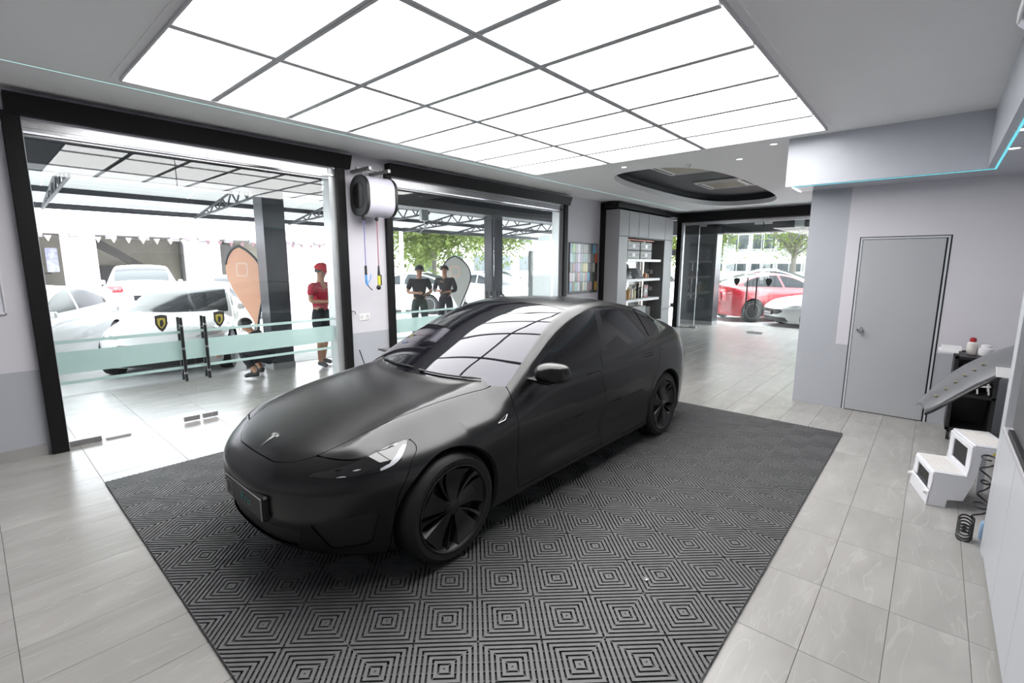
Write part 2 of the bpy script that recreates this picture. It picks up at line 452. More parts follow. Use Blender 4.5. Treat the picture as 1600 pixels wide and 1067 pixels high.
def shield(w, y, z, x=GX, s=1.):
    b = MB(); P = [(y-.055*s, z+.08*s), (y, z+.09*s), (y+.055*s, z+.08*s), (y+.055*s, z-.01*s), (y+.03*s, z-.06*s), (y, z-.09*s), (y-.03*s, z-.06*s), (y-.055*s, z-.01*s)]
    b.prism(P, x+.006, x+.009, 'x'); p = part('crest_sticker', b, mat('crest_dark', (.03, .03, .025), .5), w)
    b = MB(); b.prism([(y+(a-y)*.62, z+(c-z)*.62) for a, c in P], x+.009, x+.010, 'x'); part('crest_field', b, mat('crest_gold', (.35, .30, .05), .5), p)
    b = MB(); b.prism([(y-.012*s, z+.03*s), (y+.012*s, z+.035*s), (y+.02*s, z-.0*s), (y+.004*s, z-.04*s), (y-.016*s, z-.03*s)], x+.010, x+.011, 'x'); part('crest_beast', b, mat('crest_dark2', (.02, .02, .02), .5), p)
def stripes(w, ya, yb, x=GX):
    for za, zb in ((.985, 1.015), (.70, .91), (.60, .63)):
        b = MB(); b.box((x+.0055, ya, za), (x+.0075, yb, zb)); part('frosted_stripe', b, M_FROST, w)
w1, L1 = shopfront(1, .45, 3.32, XL, 2.9)
c1 = 1.58-.45
pane(w1, .035, c1-.004); pane(w1, c1+.004, L1-.105)
stripes(w1, .035, L1-.105)
clamp(w1, .15, .0, .24); clamp(w1, c1-.09, .015, .15); clamp(w1, c1+.09, .015, .15)
b = MB(); b.box((GX-.02, .3, .0), (GX+.02, .5, .02), .003); part('floor_guide', b, M_ALUW, w1)
for s in (-1, 1):
    bar_handle(w1, c1+s*.11, .47, 1.16); shield(w1, c1+s*.27, 1.11)
w2, L2 = shopfront(2, 4.12, 8.33, XL, 2.9)
c2 = 6.35-4.12
for a, c in ((.035, 1.1), (1.108, c2-.004), (c2+.004, L2-.9), (L2-.892, L2-.105)): pane(w2, a, c)
stripes(w2, .035, L2-.105)
clamp(w2, c2-.09, .015, .15); clamp(w2, c2+.09, .015, .15)
for s in (-1, 1): bar_handle(w2, c2+s*.13, .75, 1.25)

# ---- far glass front
w3 = empty('window_3', (-5.4, YF, 0), 'far glass shopfront looking out on the car park with trees', 'window'); w3['kind'] = 'structure'
L3 = 4.3
b = MB(); b.box((-.12, -.02, 0), (.0, .14, 3.12), .004); part('frame_post', b, M_BLACKTRIM, w3)
b = MB(); b.box((-.12, -.05, 2.89), (L3, .12, 3.12), .004); part('frame_head', b, M_BLACKTRIM, w3)
b = MB(); b.box((.0, .0, 0), (.06, .1, 2.87), .003); part('reveal', b, M_ALUW, w3)
b = MB(); b.box((.06, .02, 2.80), (L3, .10, 2.87), .004); part('slide_rail', b, M_STEEL, w3)
for a, c in ((.07, .47), (.478, 2.03), (2.038, L3)):
    b = MB(); b.box((a, .055, .012), (c, .065, 2.8)); part('pane', b, M_GLASS, w3)
b = MB(); b.box((.467, .05, .012), (.474, .07, 2.8)); part('pane_edge', b, mat('bright_glass_edge', (.8, .9, .88), .3), w3)
for a, z in ((.45, .0), (1.95, 0), (2.13, 0), (.56, 2.75), (1.93, 2.74), (2.15, 2.74)):
    b = MB(); b.box((a-.09, .035, z), (a+.09, .085, z+.055), .004); part('patch_fitting', b, M_STEEL, w3)
b = MB(); b.box((.0, .03, .0), (.47, .09, .02), .003); part('floor_guide', b, M_STEEL, w3)
for xx in (1.80, 2.02):
    b = MB(); b.tube([(xx, -.02, .62), (xx, -.02, 1.42)], .018, 12)
    for z in (.75, 1.3): b.tube([(xx, -.02, z), (xx, .055, z)], .01, 8)
    part('pull_handle', b, M_BLACKP, w3, 40)
for xx in (1.52, 2.27):
    b = MB(); P = [(xx-.07, 1.39), (xx, 1.41), (xx+.07, 1.39), (xx+.07, 1.32), (xx+.04, 1.25), (xx, 1.21), (xx-.04, 1.25), (xx-.07, 1.32)]; b.prism(P, .048, .052, 'y'); part('crest_sticker', b, mat('crest_dark', (.03, .03, .025), .5), w3)
# ---------------------------------------------------------------- car body surface (numpy)
import numpy as np
def pch(xs, ys):
    xs = np.array(xs, float); ys = np.array(ys, float)
    h = np.diff(xs); d = np.diff(ys) / h
    m = np.zeros(len(xs)); m[0] = d[0]; m[-1] = d[-1]
    for i in range(1, len(xs) - 1):
        if d[i-1] * d[i] > 0:
            w1 = 2*h[i] + h[i-1]; w2 = h[i] + 2*h[i-1]
            m[i] = (w1 + w2) / (w1/d[i-1] + w2/d[i])
    def f(x):
        x = np.clip(x, xs[0], xs[-1])
        i = np.clip(np.searchsorted(xs, x) - 1, 0, len(xs) - 2)
        t = (x - xs[i]) / h[i]
        return ((1+2*t)*(1-t)**2*ys[i] + t*(1-t)**2*h[i]*m[i] + t*t*(3-2*t)*ys[i+1] + t*t*(t-1)*h[i]*m[i+1])
    return f
CL = 4.72
zc_f = pch([0, .08, .25, .5, .8, 1.1, 1.4, 1.8, 3.0, 3.6, 4.2, 4.6, 4.72], [.59, .66, .74, .82, .885, .93, .965, .985, 1.0, 1.03, 1.085, 1.115, 1.10])
ze_f = pch([0, .15, .4, .7, 1.0, 1.4, 1.8, 2.6, 3.4, 3.9, 4.3, 4.72], [.54, .62, .735, .825, .875, .905, .925, .943, .97, 1.0, 1.02, 1.0])
wb_f = pch([0, .84, 1.3, 1.7, 2.4, 3.1, 3.7, 4.2, 4.72], [.918, .922, .915, .905, .905, .912, .924, .915, .88])
pr_f = pch([.12, .2, .3, .42, .6, .72, .84, .95, 1.1], [-.075, -.04, -.022, -.012, 0, -.002, -.016, -.05, -.12])
x0_f = pch([.12, .22, .33, .45, .56, .62, .7, .8, .95], [.16, .05, .02, 0.0, .005, .03, .10, .24, .5])
x1_f = pch([.12, .25, .4, .6, .8, .95, 1.02, 1.09, 1.3], [.25, .12, .03, 0, .03, .09, .09, .04, .0])
zr_f = pch([.9, 1.2, 1.4, 1.65, 1.9, 2.15, 2.4, 2.65, 2.85, 3.1, 3.4, 3.7, 4.0, 4.3, 4.5, 4.72],
           [.80, .955, 1.055, 1.165, 1.265, 1.345, 1.405, 1.435, 1.441, 1.43, 1.39, 1.325, 1.235, 1.13, 1.05, .95])
yt_f = pch([1.0, 1.5, 2.0, 2.6, 3.2, 3.7, 4.1, 4.5], [.80, .825, .835, .84, .83, .80, .74, .64])
def sstep(a, b, x):
    t = np.clip((x-a)/(b-a), 0, 1); return t*t*(3-2*t)
def smax(a, b, k):
    h = np.maximum(k - np.abs(a-b), 0)/k
    return np.maximum(a, b) + h*h*k*.25
def smin(a, b, k): return -smax(-a, -b, k)
def f_deck(u, v, z):
    zc = zc_f(u); ze = ze_f(u)
    t = np.clip(v/.86, 0, 1.3)
    # hood: raised fender crests with a shallow valley beside them
    dip = .010*np.exp(-((v-.60)/.10)**2)*sstep(.35, .8, u)*(1-sstep(1.3, 1.7, u))
    old = zc - (zc-ze)*t**2.3 - dip
    # front wings: nearly flat bonnet, low crest, then a clean fall towards the arch
    wf = sstep(.22, .6, u)*(1-sstep(1.35, 1.95, u))
    new = zc - .022*(v/.6)**2 + .012*np.exp(-((v-.60)/.09)**2) - .135*np.maximum(0, (v-.575)/.33)**1.45
    return z - (old*(1-wf)+new*wf)
def f_tubside(u, v, z):
    L = 1.02; L2 = .78
    A = np.clip((L - (u - x0_f(z)*(1-sstep(.0, .9, u))))/L, 0, 3)
    B = np.clip((u + x1_f(z)*sstep(4.0, 4.72, u) - (CL-L2))/L2, 0, 3)
    w = wb_f(u) + pr_f(z)
    # wheel arch flares and door hollow
    for xa in (.845, 3.72):
        w = w + .010*np.exp(-((u-xa)/.33)**2)*sstep(.15, .5, z)*(1-sstep(.6, .85, z))
    w = w - .028*np.exp(-((u-2.3)/.8)**4)*np.exp(-((z-.40)/.08)**2) + .010*np.exp(-((u-2.3)/.8)**4)*np.exp(-((z-.255)/.05)**2)
    C = v/w
    r = (A**2.5 + B**2.7 + C**2.5)**(1/2.5) - 1
    return r*.9
def f_roof(u, v, z):
    fr = 1 - sstep(1.6, 2.9, u)
    rr = sstep(3.3, 4.4, u)
    uu = u - .46*v*v*fr + .25*v*v*rr
    return (z - (zr_f(uu) - .085*v*v*(1-fr) - .03*v**4))*.92
def f_gside(u, v, z):
    t = np.clip((z-.93)/.45, -.5, 1.4)
    return (v - (yt_f(u) - .175*t - .045*t*t))*.93
def F(u, v, z):
    v = np.abs(v)
    tub = smax(f_deck(u, v, z), f_tubside(u, v, z), .085)
    tub = smax(tub, (.165 + .05*(1-sstep(.0, .5, u)) + .06*sstep(4.1, 4.7, u)) - z, .03)
    gh = smax(f_roof(u, v, z), f_gside(u, v, z), .055)
    gh = np.maximum(np.maximum(gh, .6 - z), np.maximum(1.0 - u, u - 4.70))
    tub = np.maximum(tub, np.maximum(-.02 - u, u - 4.74))
    return smin(tub, gh, .022)
def Fgrad(P):
    e = .002; g = np.zeros_like(P)
    for k in range(3):
        d = np.zeros(3); d[k] = e
        a = P + d; b = P - d
        g[:, k] = F(a[:, 0], a[:, 1], a[:, 2]) - F(b[:, 0], b[:, 1], b[:, 2])
    n = np.linalg.norm(g, axis=1); n[n < 1e-9] = 1
    return g / n[:, None]
def cast(O, D, tmax=2.4, n=34):
    lo = np.zeros(len(O)); hi = np.full(len(O), tmax)
    for _ in range(n):
        m = (lo+hi)/2; P = O + D*m[:, None]
        ins = F(P[:, 0], P[:, 1], P[:, 2]) < 0
        lo = np.where(ins, m, lo); hi = np.where(ins, hi, m)
    return O + D*((lo+hi)/2)[:, None]
def side_v(u, z):
    """half width of the body at (u, z)"""
    u = np.atleast_1d(np.array(u, float)); z = np.atleast_1d(np.array(z, float))
    lo = np.full(len(u), .2); hi = np.full(len(u), 1.1)
    for _ in range(28):
        m = (lo+hi)/2; ins = F(u, m, z) < 0
        lo = np.where(ins, m, lo); hi = np.where(ins, hi, m)
    return (lo+hi)/2
def top_z(u, v):
    u = np.atleast_1d(np.array(u, float)); v = np.atleast_1d(np.array(v, float))
    lo = np.full(len(u), .5); hi = np.full(len(u), 1.6)
    for _ in range(28):
        m = (lo+hi)/2; ins = F(u, v, m) < 0
        lo = np.where(ins, m, lo); hi = np.where(ins, hi, m)
    return (lo+hi)/2
# ================================================================ THE MATTE BLACK SALOON
M_MATTE = mat('satin_black_wrap', (.003, .003, .0032), .265, var=.06, scale=3, spec=.58)
M_CGLASS = mat('tinted_car_glass', (.006, .006, .008), .03, var=0, ior=1.62, spec=.5)
M_CGLASS.node_tree.nodes['Principled BSDF'].inputs['Specular Tint'].default_value = (.90, .89, 1, 1)
M_SGLASS = mat('tinted_side_glass', (.008, .008, .009), .04, var=0, ior=1.5, spec=.5)
M_GLOSSB = mat('gloss_black', (.006, .006, .006), .15, var=0)
M_RUBBER = mat('tyre_rubber', (.008, .008, .008), .62, var=.1, scale=40, bump=.1)
M_RIM = mat('satin_black_rim', (.007, .007, .0075), .34, var=.05)
M_LENS = mat('headlight_lens_black', (.004, .004, .005), .06, var=0, coat=1.)
M_LAMP = mat('headlight_white_strip', (.5, .52, .55), .25, var=.03)

class Surf:
    """triangle/quad soup on the car body that can be split along implicit curves"""
    def __init__(s, V): s.V = [tuple(p) for p in V]
    def A(s): return np.array(s.V)
def split(S, faces, fn):
    """-> faces where fn<0, faces where fn>=0"""
    A = S.A(); val = fn(A[:, 0], A[:, 1], A[:, 2]); val = np.where(np.abs(val) < 1e-7, 1e-7, val)
    val = val.tolist(); neg, pos = [], []; cache = {}
    for f in faces:
        sg = [val[i] < 0 for i in f]
        if all(sg): neg.append(f); continue
        if not any(sg): pos.append(f); continue
        a, b = [], []
        n = len(f)
        for k in range(n):
            i, j = f[k], f[(k+1) % n]
            (a if sg[k] else b).append(i)
            if sg[k] != sg[(k+1) % n]:
                key = (i, j) if i < j else (j, i)
                c = cache.get(key)
                if c is None:
                    t = val[key[0]]/(val[key[0]]-val[key[1]])
                    p, q = S.V[key[0]], S.V[key[1]]
                    c = len(S.V); S.V.append((p[0]+(q[0]-p[0])*t, p[1]+(q[1]-p[1])*t, p[2]+(q[2]-p[2])*t)); cache[key] = c
                a.append(c); b.append(c)
        if len(a) > 2: neg.append(tuple(a))
        if len(b) > 2: pos.append(tuple(b))
    return neg, pos
def polysd(a, b, poly, rnd=0):
    """signed distance to closed polygon, negative inside (numpy)"""
    P = np.array(poly, float); d = np.full(a.shape, 1e9); s = np.ones(a.shape)
    n = len(P)
    for i in range(n):
        j = i-1
        ex, ey = P[j]-P[i]; wx, wy = a-P[i][0], b-P[i][1]
        t = np.clip((wx*ex+wy*ey)/(ex*ex+ey*ey), 0, 1)
        dx, dy = wx-ex*t, wy-ey*t; d = np.minimum(d, dx*dx+dy*dy)
        c1 = b >= P[i][1]; c2 = b < P[j][1]; c3 = ex*wy > ey*wx
        s = np.where((c1 & c2 & c3) | (~c1 & ~c2 & ~c3), -s, s)
    return s*np.sqrt(d)-rnd
def islands(faces):
    par = {}
    def find(a):
        while par[a] != a: par[a] = par[par[a]]; a = par[a]
        return a
    for f in faces:
        for i in f: par.setdefault(i, i)
        for i in f[1:]: par[find(f[0])] = find(i)
    g = {}
    for f in faces: g.setdefault(find(f[0]), []).append(f)
    return [v for v in g.values() if len(v) > 6]
def curve_pts(P, n=6):
    """Catmull-Rom closed smoothing of a polygon"""
    P = [np.array(p, float) for p in P]; out = []
    m = len(P)
    for i in range(m):
        a, b, c, d = P[i-1], P[i], P[(i+1) % m], P[(i+2) % m]
        for k in range(n):
            t = k/n
            out.append(tuple(.5*((2*b)+(-a+c)*t+(2*a-5*b+4*c-d)*t*t+(-a+3*b-3*c+d)*t**3)))
    return out

def body_grid():
    NF, NM, NR, NT = 92, 150, 84, 132
    C0, C1 = np.array([1.0, 0, .5]), np.array([3.75, 0, .6])
    O, D = [], []
    th = np.linspace(0, pi, NT)
    for i in range(NF):
        ph = (pi/2)*(1-i/NF)
        O += [C0]*NT; D += [(-sin(ph), cos(ph)*sin(t), cos(ph)*cos(t)) for t in th]
    for i in range(NM+1):
        o = C0+(C1-C0)*i/NM; O += [o]*NT; D += [(0, sin(t), cos(t)) for t in th]
    for i in range(1, NR+1):
        ph = (pi/2)*i/NR
        O += [C1]*NT; D += [(sin(ph), cos(ph)*sin(t), cos(ph)*cos(t)) for t in th]
    P = cast(np.array(O), np.array(D))
    P[:, 1] = np.maximum(P[:, 1], 0)
    NS = NF+NM+1+NR; faces = []
    for i in range(NS-1):
        for j in range(NT-1):
            a = i*NT+j; b = a+NT
            if i == 0: faces.append((a, b+1, b))
            elif i == NS-2: faces.append((a, a+1, b))
            else: faces.append((a, a+1, b+1, b))
    return Surf(P), faces
CARX, CARY, CARS = -2.82, .885, .98
car = empty('saloon_car', (CARX, CARY, .012), 'large satin black electric saloon car parked on the black ribbed floor mat', 'car')
car.scale = (CARS,)*3
def tag_mesh(name, V, faces, m, parent, mirror=False, both=False, label=None, off=0.):
    """V (n,3) in u,v,z; creates object; faces index V"""
    used = sorted({i for f in faces for i in f}); mp = {k: i for i, k in enumerate(used)}
    P = np.array([V[i] for i in used]); Nn = Fgrad(P)
    # Fgrad of the mirrored field: v>=0 everywhere
    Nn[:, 1] = np.where(P[:, 1] < 1e-5, 0, Nn[:, 1])
    if off: P = P+Nn*off
    Fs = [tuple(mp[i] for i in f) for f in faces]
    if both:
        Q = P*[1, -1, 1]; n = len(P); ctr = P[:, 1] < 1e-5
        ids = np.where(ctr, np.arange(n), np.arange(n)+n)
        P = np.vstack([P, Q]); Nn = np.vstack([Nn, Nn*[1, -1, 1]])
        Fs = Fs+[tuple(int(ids[i]) for i in f[::-1]) for f in Fs]
    elif mirror:
        P = P*[1, -1, 1]; Nn = Nn*[1, -1, 1]; Fs = [f[::-1] for f in Fs]
    W = np.stack([P[:, 1], P[:, 0], P[:, 2]], 1); NW = np.stack([Nn[:, 1], Nn[:, 0], Nn[:, 2]], 1)
    # u,v,z -> x=v, y=u flips handedness; make faces agree with the normals
    F2 = []
    for f in Fs:
        p = W[list(f[:3])]; n = np.cross(p[1]-p[0], p[2]-p[0])
        F2.append(f if np.dot(n, NW[f[0]]) >= 0 else f[::-1])
    me = bpy.data.meshes.new(name); me.from_pydata(W.tolist(), [], F2); me.materials.append(m)
    me.polygons.foreach_set('use_smooth', [True]*len(me.polygons)); me.update()
    me.normals_split_custom_set_from_vertices(NW.tolist())
    o = link(name, me, parent)
    if label: o['label'] = label
    return o
S, F0 = body_grid()
GAP = .005
WH = ((.845, .335), (3.72, .335)); RA = .372
def arch(u, v, z):
    d = np.minimum(np.hypot(u-WH[0][0], z-WH[0][1]), np.hypot(u-WH[1][0], z-WH[1][1]))-RA
    return np.maximum(d, .58-v)
_, body = split(S, F0, arch)
parts_ = {}
# --- greenhouse glass
def belt(u): return .962+.026*(u-1.6)+.0
def cowl(u, v, z): return f_deck(u, v, z)
glass_top = lambda u, v, z: np.maximum.reduce([f_gside(u, v, z)+.052, -(f_deck(u, v, z)-.012), 1.0-u, u-4.42, .93-z])
gt, body = split(S, body, glass_top)
ws, gt = split(S, gt, lambda u, v, z: u-(2.42-.10*v*v))
_, gt = split(S, gt, lambda u, v, z: u-(2.43-.10*v*v))
rf, gt = split(S, gt, lambda u, v, z: u-3.28)
_, rg = split(S, gt, lambda u, v, z: u-3.29)
tag_mesh('windscreen', S.V, ws, M_CGLASS, car, both=True, label='dark windscreen mirroring the luminous ceiling')
tag_mesh('glass_roof', S.V, rf, mat('roof_glass_satin', (.008, .008, .009), .2, var=0), car, both=True)
tag_mesh('rear_window', S.V, rg, M_CGLASS, car, both=True)
# --- side windows
arc = pch([1.5, 1.72, 2.0, 2.3, 2.6, 2.85, 3.1, 3.4, 3.7, 3.92, 4.02], [.86, 1.055, 1.20, 1.305, 1.362, 1.382, 1.375, 1.34, 1.265, 1.165, 1.08])
dlo = lambda u, v, z: np.maximum.reduce([(z-arc(u))*.85, belt(u)+.012-z, u-(3.955-(z-1.03)*-.25), .5-v, 1.45-u])
sg, body = split(S, body, dlo)
# chrome-delete trim line: thin dark moulding around, then panes
dl2 = lambda u, v, z: dlo(u, v, z)+.013
sg2, trim_ = split(S, sg, dl2)
for mirror in (False, True):
    tag_mesh('window_trim', S.V, trim_, M_GLOSSB, car, mirror)
bp0 = lambda u, z: u-(2.615+(z-1.0)*.36)
bp1 = lambda u, z: u-(2.70+(z-1.0)*.36)
fg, r_ = split(S, sg2, lambda u, v, z: bp0(u, z))
bp, r_ = split(S, r_, lambda u, v, z: bp1(u, z))
rgl, qg = split(S, r_, lambda u, v, z: u-(3.60-(z-1.0)*.42))
_, qg = split(S, qg, lambda u, v, z: u-(3.625-(z-1.0)*.42))
for mirror in (False, True):
    tag_mesh('front_door_glass', S.V, fg, M_SGLASS, car, mirror); tag_mesh('rear_door_glass', S.V, rgl, M_SGLASS, car, mirror); tag_mesh('quarter_glass', S.V, qg, M_SGLASS, car, mirror)
    tag_mesh('door_pillar_trim', S.V, bp, mat('pillar_trim', (.010, .010, .011), .25, var=0), car, mirror)
# --- headlights
HLP = curve_pts([(.135, .648), (.19, .668), (.32, .712), (.47, .757), (.60, .775), (.655, .778), (.60, .735), (.52, .690), (.42, .664), (.30, .650), (.20, .642)], 5)
hl = lambda u, v, z: np.maximum(polysd(u, z, HLP), .40-v)
hf, body = split(S, body, hl)
hr, hf2 = None, None
hin = lambda u, v, z: hl(u, v, z)+.006
lens, rim_ = split(S, hf, hin)
# white running light strip following the lower edge
drl = lambda u, v, z: np.maximum.reduce([-(hl(u, v, z)+.010+.016*sstep(.35, .55, u)), hl(u, v, z)+.006, z-(.672+.075*sstep(.30, .66, u)+.02*sstep(.5, .65, u)), .24-u])
strip, lens = split(S, lens, drl)
st2, lens = split(S, lens, lambda u, v, z: np.maximum.reduce([np.abs(z-(.682+(u-.3)*.04))-.003, .21-u, u-.43, hl(u, v, z)+.004]))
st3, lens = split(S, lens, lambda u, v, z: np.maximum.reduce([np.abs(z-(.7585+(u-.55)*.10))-.004, .50-u, u-.59, hl(u, v, z)+.006]))
for mirror in (False, True):
    h = tag_mesh('headlight', S.V, lens, M_LENS, car, mirror, label='slim black headlight with a pale strip')
    tag_mesh('lamp_rim', S.V, rim_, M_GLOSSB, h, mirror)
    for q_ in islands(strip)+islands(st2)+islands(st3): tag_mesh('light_strip', S.V, q_, M_LAMP, h, mirror)
# --- hood
hood_v = pch([.10, .16, .25, .4, .7, 1.0, 1.3, 1.5, 1.75], [.20, .36, .46, .525, .585, .622, .665, .72, .80])
hoodf = lambda u, v, z: np.maximum.reduce([v-hood_v(u), (.105+.16*v*v)-u, .6-z, f_deck(u, v, z)-.02, u-1.75])
hd, body = split(S, body, lambda u, v, z: hoodf(u, v, z)+GAP/2)
_, body = split(S, body, lambda u, v, z: hoodf(u, v, z)-GAP/2)
tag_mesh('bonnet', S.V, hd, M_MATTE, car, both=True)
# --- doors
side = lambda u, v, z: .55-v
def band(fn, w=GAP): return lambda u, v, z: np.abs(fn(u, v, z))-w/2
dfl = pch([.18, .35, .6, .8, .93, 1.0], [1.46, 1.415, 1.40, 1.405, 1.44, 1.50])
dmid = pch([.18, .5, .8, .97, 1.1], [2.52, 2.50, 2.50, 2.575, 2.62])
drr = pch([.18, .26, .36, .5, .65, .8, .95, 1.05], [3.22, 3.30, 3.33, 3.345, 3.42, 3.53, 3.625, 3.66])
doorF = lambda u, v, z: np.maximum.reduce([dfl(z)-u, u-dmid(z), .235-z, z-belt(u)-.012, side(u, v, z)])
doorR = lambda u, v, z: np.maximum.reduce([dmid(z)-u, u-drr(z), .235-z, z-belt(u)-.012, side(u, v, z)])
handF = curve_pts(rrect(2.36, .872, .21, .026, .012, 3), 1)
for nm, dr, hu in (('front_door', doorF, 2.38), ('rear_door', doorR, 3.33)):
    dd, body = split(S, body, lambda u, v, z: dr(u, v, z)+GAP/2)
    _, body = split(S, body, lambda u, v, z: np.maximum(dr(u, v, z)-GAP/2, z-belt(u)-.008))
    hz = .872 if hu < 3 else .900
    hpoly = rrect(hu, hz, .215, .026, .012, 3)
    hp = lambda u, v, z: polysd(u, z, hpoly)
    hh, dd = split(S, dd, lambda u, v, z: hp(u, v, z)+.001)
    _, dd = split(S, dd, lambda u, v, z: hp(u, v, z)-.0015)
    for mirror in (False, True):
        o = tag_mesh(nm, S.V, dd, M_MATTE, car, mirror)
        tag_mesh('door_handle', S.V, hh, M_MATTE, o, mirror)
# --- bumpers, fenders, rear quarter, sills
frontl = lambda u, v, z: u-(.70-(z-.72)*.9)
bumpf = lambda u, v, z: np.maximum.reduce([u-pch([.2, .5, .68, .75, .80], [.46, .49, .585, .66, .66])(z), z-(.72+.05*sstep(.3, .6, u)+.0*v)])
bf, body = split(S, body, lambda u, v, z: bumpf(u, v, z)+GAP/2)
# lower intake
itk = lambda u, v, z: np.maximum.reduce([np.abs(z-.30)-.052-.0*u, v-.48-(z-.30)*.4, u-.5])
it, bf = split(S, bf, itk)
crt = lambda u, v, z: polysd(v, z, [(.56, .40), (.78, .455), (.80, .44), (.76, .27), (.62, .25)])+np.maximum(0, u-.6)*5
ct, bf = split(S, bf, crt)
lip, bf = split(S, bf, lambda u, v, z: z-(.205+.03*v))
bo = tag_mesh('front_bumper', S.V, bf, M_MATTE, car, both=True)
tag_mesh('lower_grille', S.V, it, M_BLACKP, bo, both=True, off=-.012)
tag_mesh('bumper_lip', S.V, lip, M_GLOSSB, bo, both=True)
for mirror in (False, True): tag_mesh('corner_intake', S.V, ct, M_BLACKP, bo, mirror, off=-.008)
_, body = split(S, body, lambda u, v, z: np.maximum(bumpf(u, v, z)-GAP/2, .35-v))
fen, body = split(S, body, lambda u, v, z: np.maximum.reduce([u-1.8, .35-v, .24-z, z-belt(np.maximum(u, 1.5))-.02, u-1.52]))
for mirror in (False, True): tag_mesh('front_fender', S.V, fen, M_MATTE, car, mirror)
sil, body = split(S, body, lambda u, v, z: np.maximum.reduce([z-.235, .6-v, .9-u, u-3.6]))
for mirror in (False, True): tag_mesh('door_sill', S.V, sil, M_MATTE, car, mirror)
# tail lamps: slim claw lamps wrapping the rear corner
tl = lambda u, v, z: np.maximum.reduce([polysd(u, z, curve_pts([(4.28, .955), (4.42, .985), (4.62, .99), (4.9, .96), (4.9, .865), (4.66, .86), (4.52, .90), (4.40, .935)], 4)), .42-v])
tf, body = split(S, body, tl)
for mirror in (False, True): tag_mesh('tail_lamp', S.V, tf, mat('smoked_red_lamp', (.10, .012, .012), .1, var=0), car, mirror, label='dark red tail lamp wrapping the rear corner')
# boot lid
boot = lambda u, v, z: np.maximum.reduce([v-.56, 4.44-u, .78-z])
bt, body = split(S, body, lambda u, v, z: boot(u, v, z)+GAP/2)
_, body = split(S, body, lambda u, v, z: boot(u, v, z)-GAP/2)
tag_mesh('boot_lid', S.V, bt, M_MATTE, car, both=True)
rb, body = split(S, body, lambda u, v, z: np.maximum(4.12-u, z-(.80-.0*v)))
tag_mesh('rear_bumper', S.V, rb, M_MATTE, car, both=True)
tag_mesh('body_shell', S.V, body, M_MATTE, car, both=True)
# inner dark liner so that shut lines look into black
ln, _ = split(S, F0, lambda u, v, z: -np.maximum(-(np.minimum(np.hypot(u-WH[0][0], z-WH[0][1]), np.hypot(u-WH[1][0], z-WH[1][1]))-RA-.012), -9+0*v))
_, ln = split(S, F0, lambda u, v, z: np.maximum(np.minimum(np.hypot(u-WH[0][0], z-WH[0][1]), np.hypot(u-WH[1][0], z-WH[1][1]))-RA-.012, .56-v))
tag_mesh('inner_shell', S.V, ln, M_DARKIN, car, both=True, off=-.016)
# --- wheel arches
for (wu, wz) in WH:
    for sgn in (1, -1):
        n = 40; A_ = [-.62+(pi+1.24)*k/n for k in range(n+1)]
        uu = [wu+RA*cos(a) for a in A_]; zz = [wz+RA*sin(a) for a in A_]
        sv = side_v(uu, np.maximum(zz, .17))
        b = MB(); V = []
        for i in range(n+1):
            V += [(sgn*sv[i], uu[i], zz[i]), (sgn*(sv[i]-.02), wu+(RA-.012)*cos(A_[i]), wz+(RA-.012)*sin(A_[i])), (sgn*(sv[i]-.03), wu+(RA+.0)*cos(A_[i]), wz+RA*sin(A_[i])), (sgn*.56, uu[i], zz[i])]
        Fs = []
        for i in range(n):
            for k in range(3): q = (4*i+k, 4*i+k+1, 4*i+k+5, 4*i+k+4); Fs.append(q if sgn > 0 else q[::-1])
        b.add(V, Fs)
        b.add([(sgn*.56, u_, z_) for u_, z_ in zip(uu, zz)], [tuple(range(n+1))])
        part('wheel_arch_liner', b, mat('arch_liner', (.006, .006, .006), .6, var=.1), car, 50)
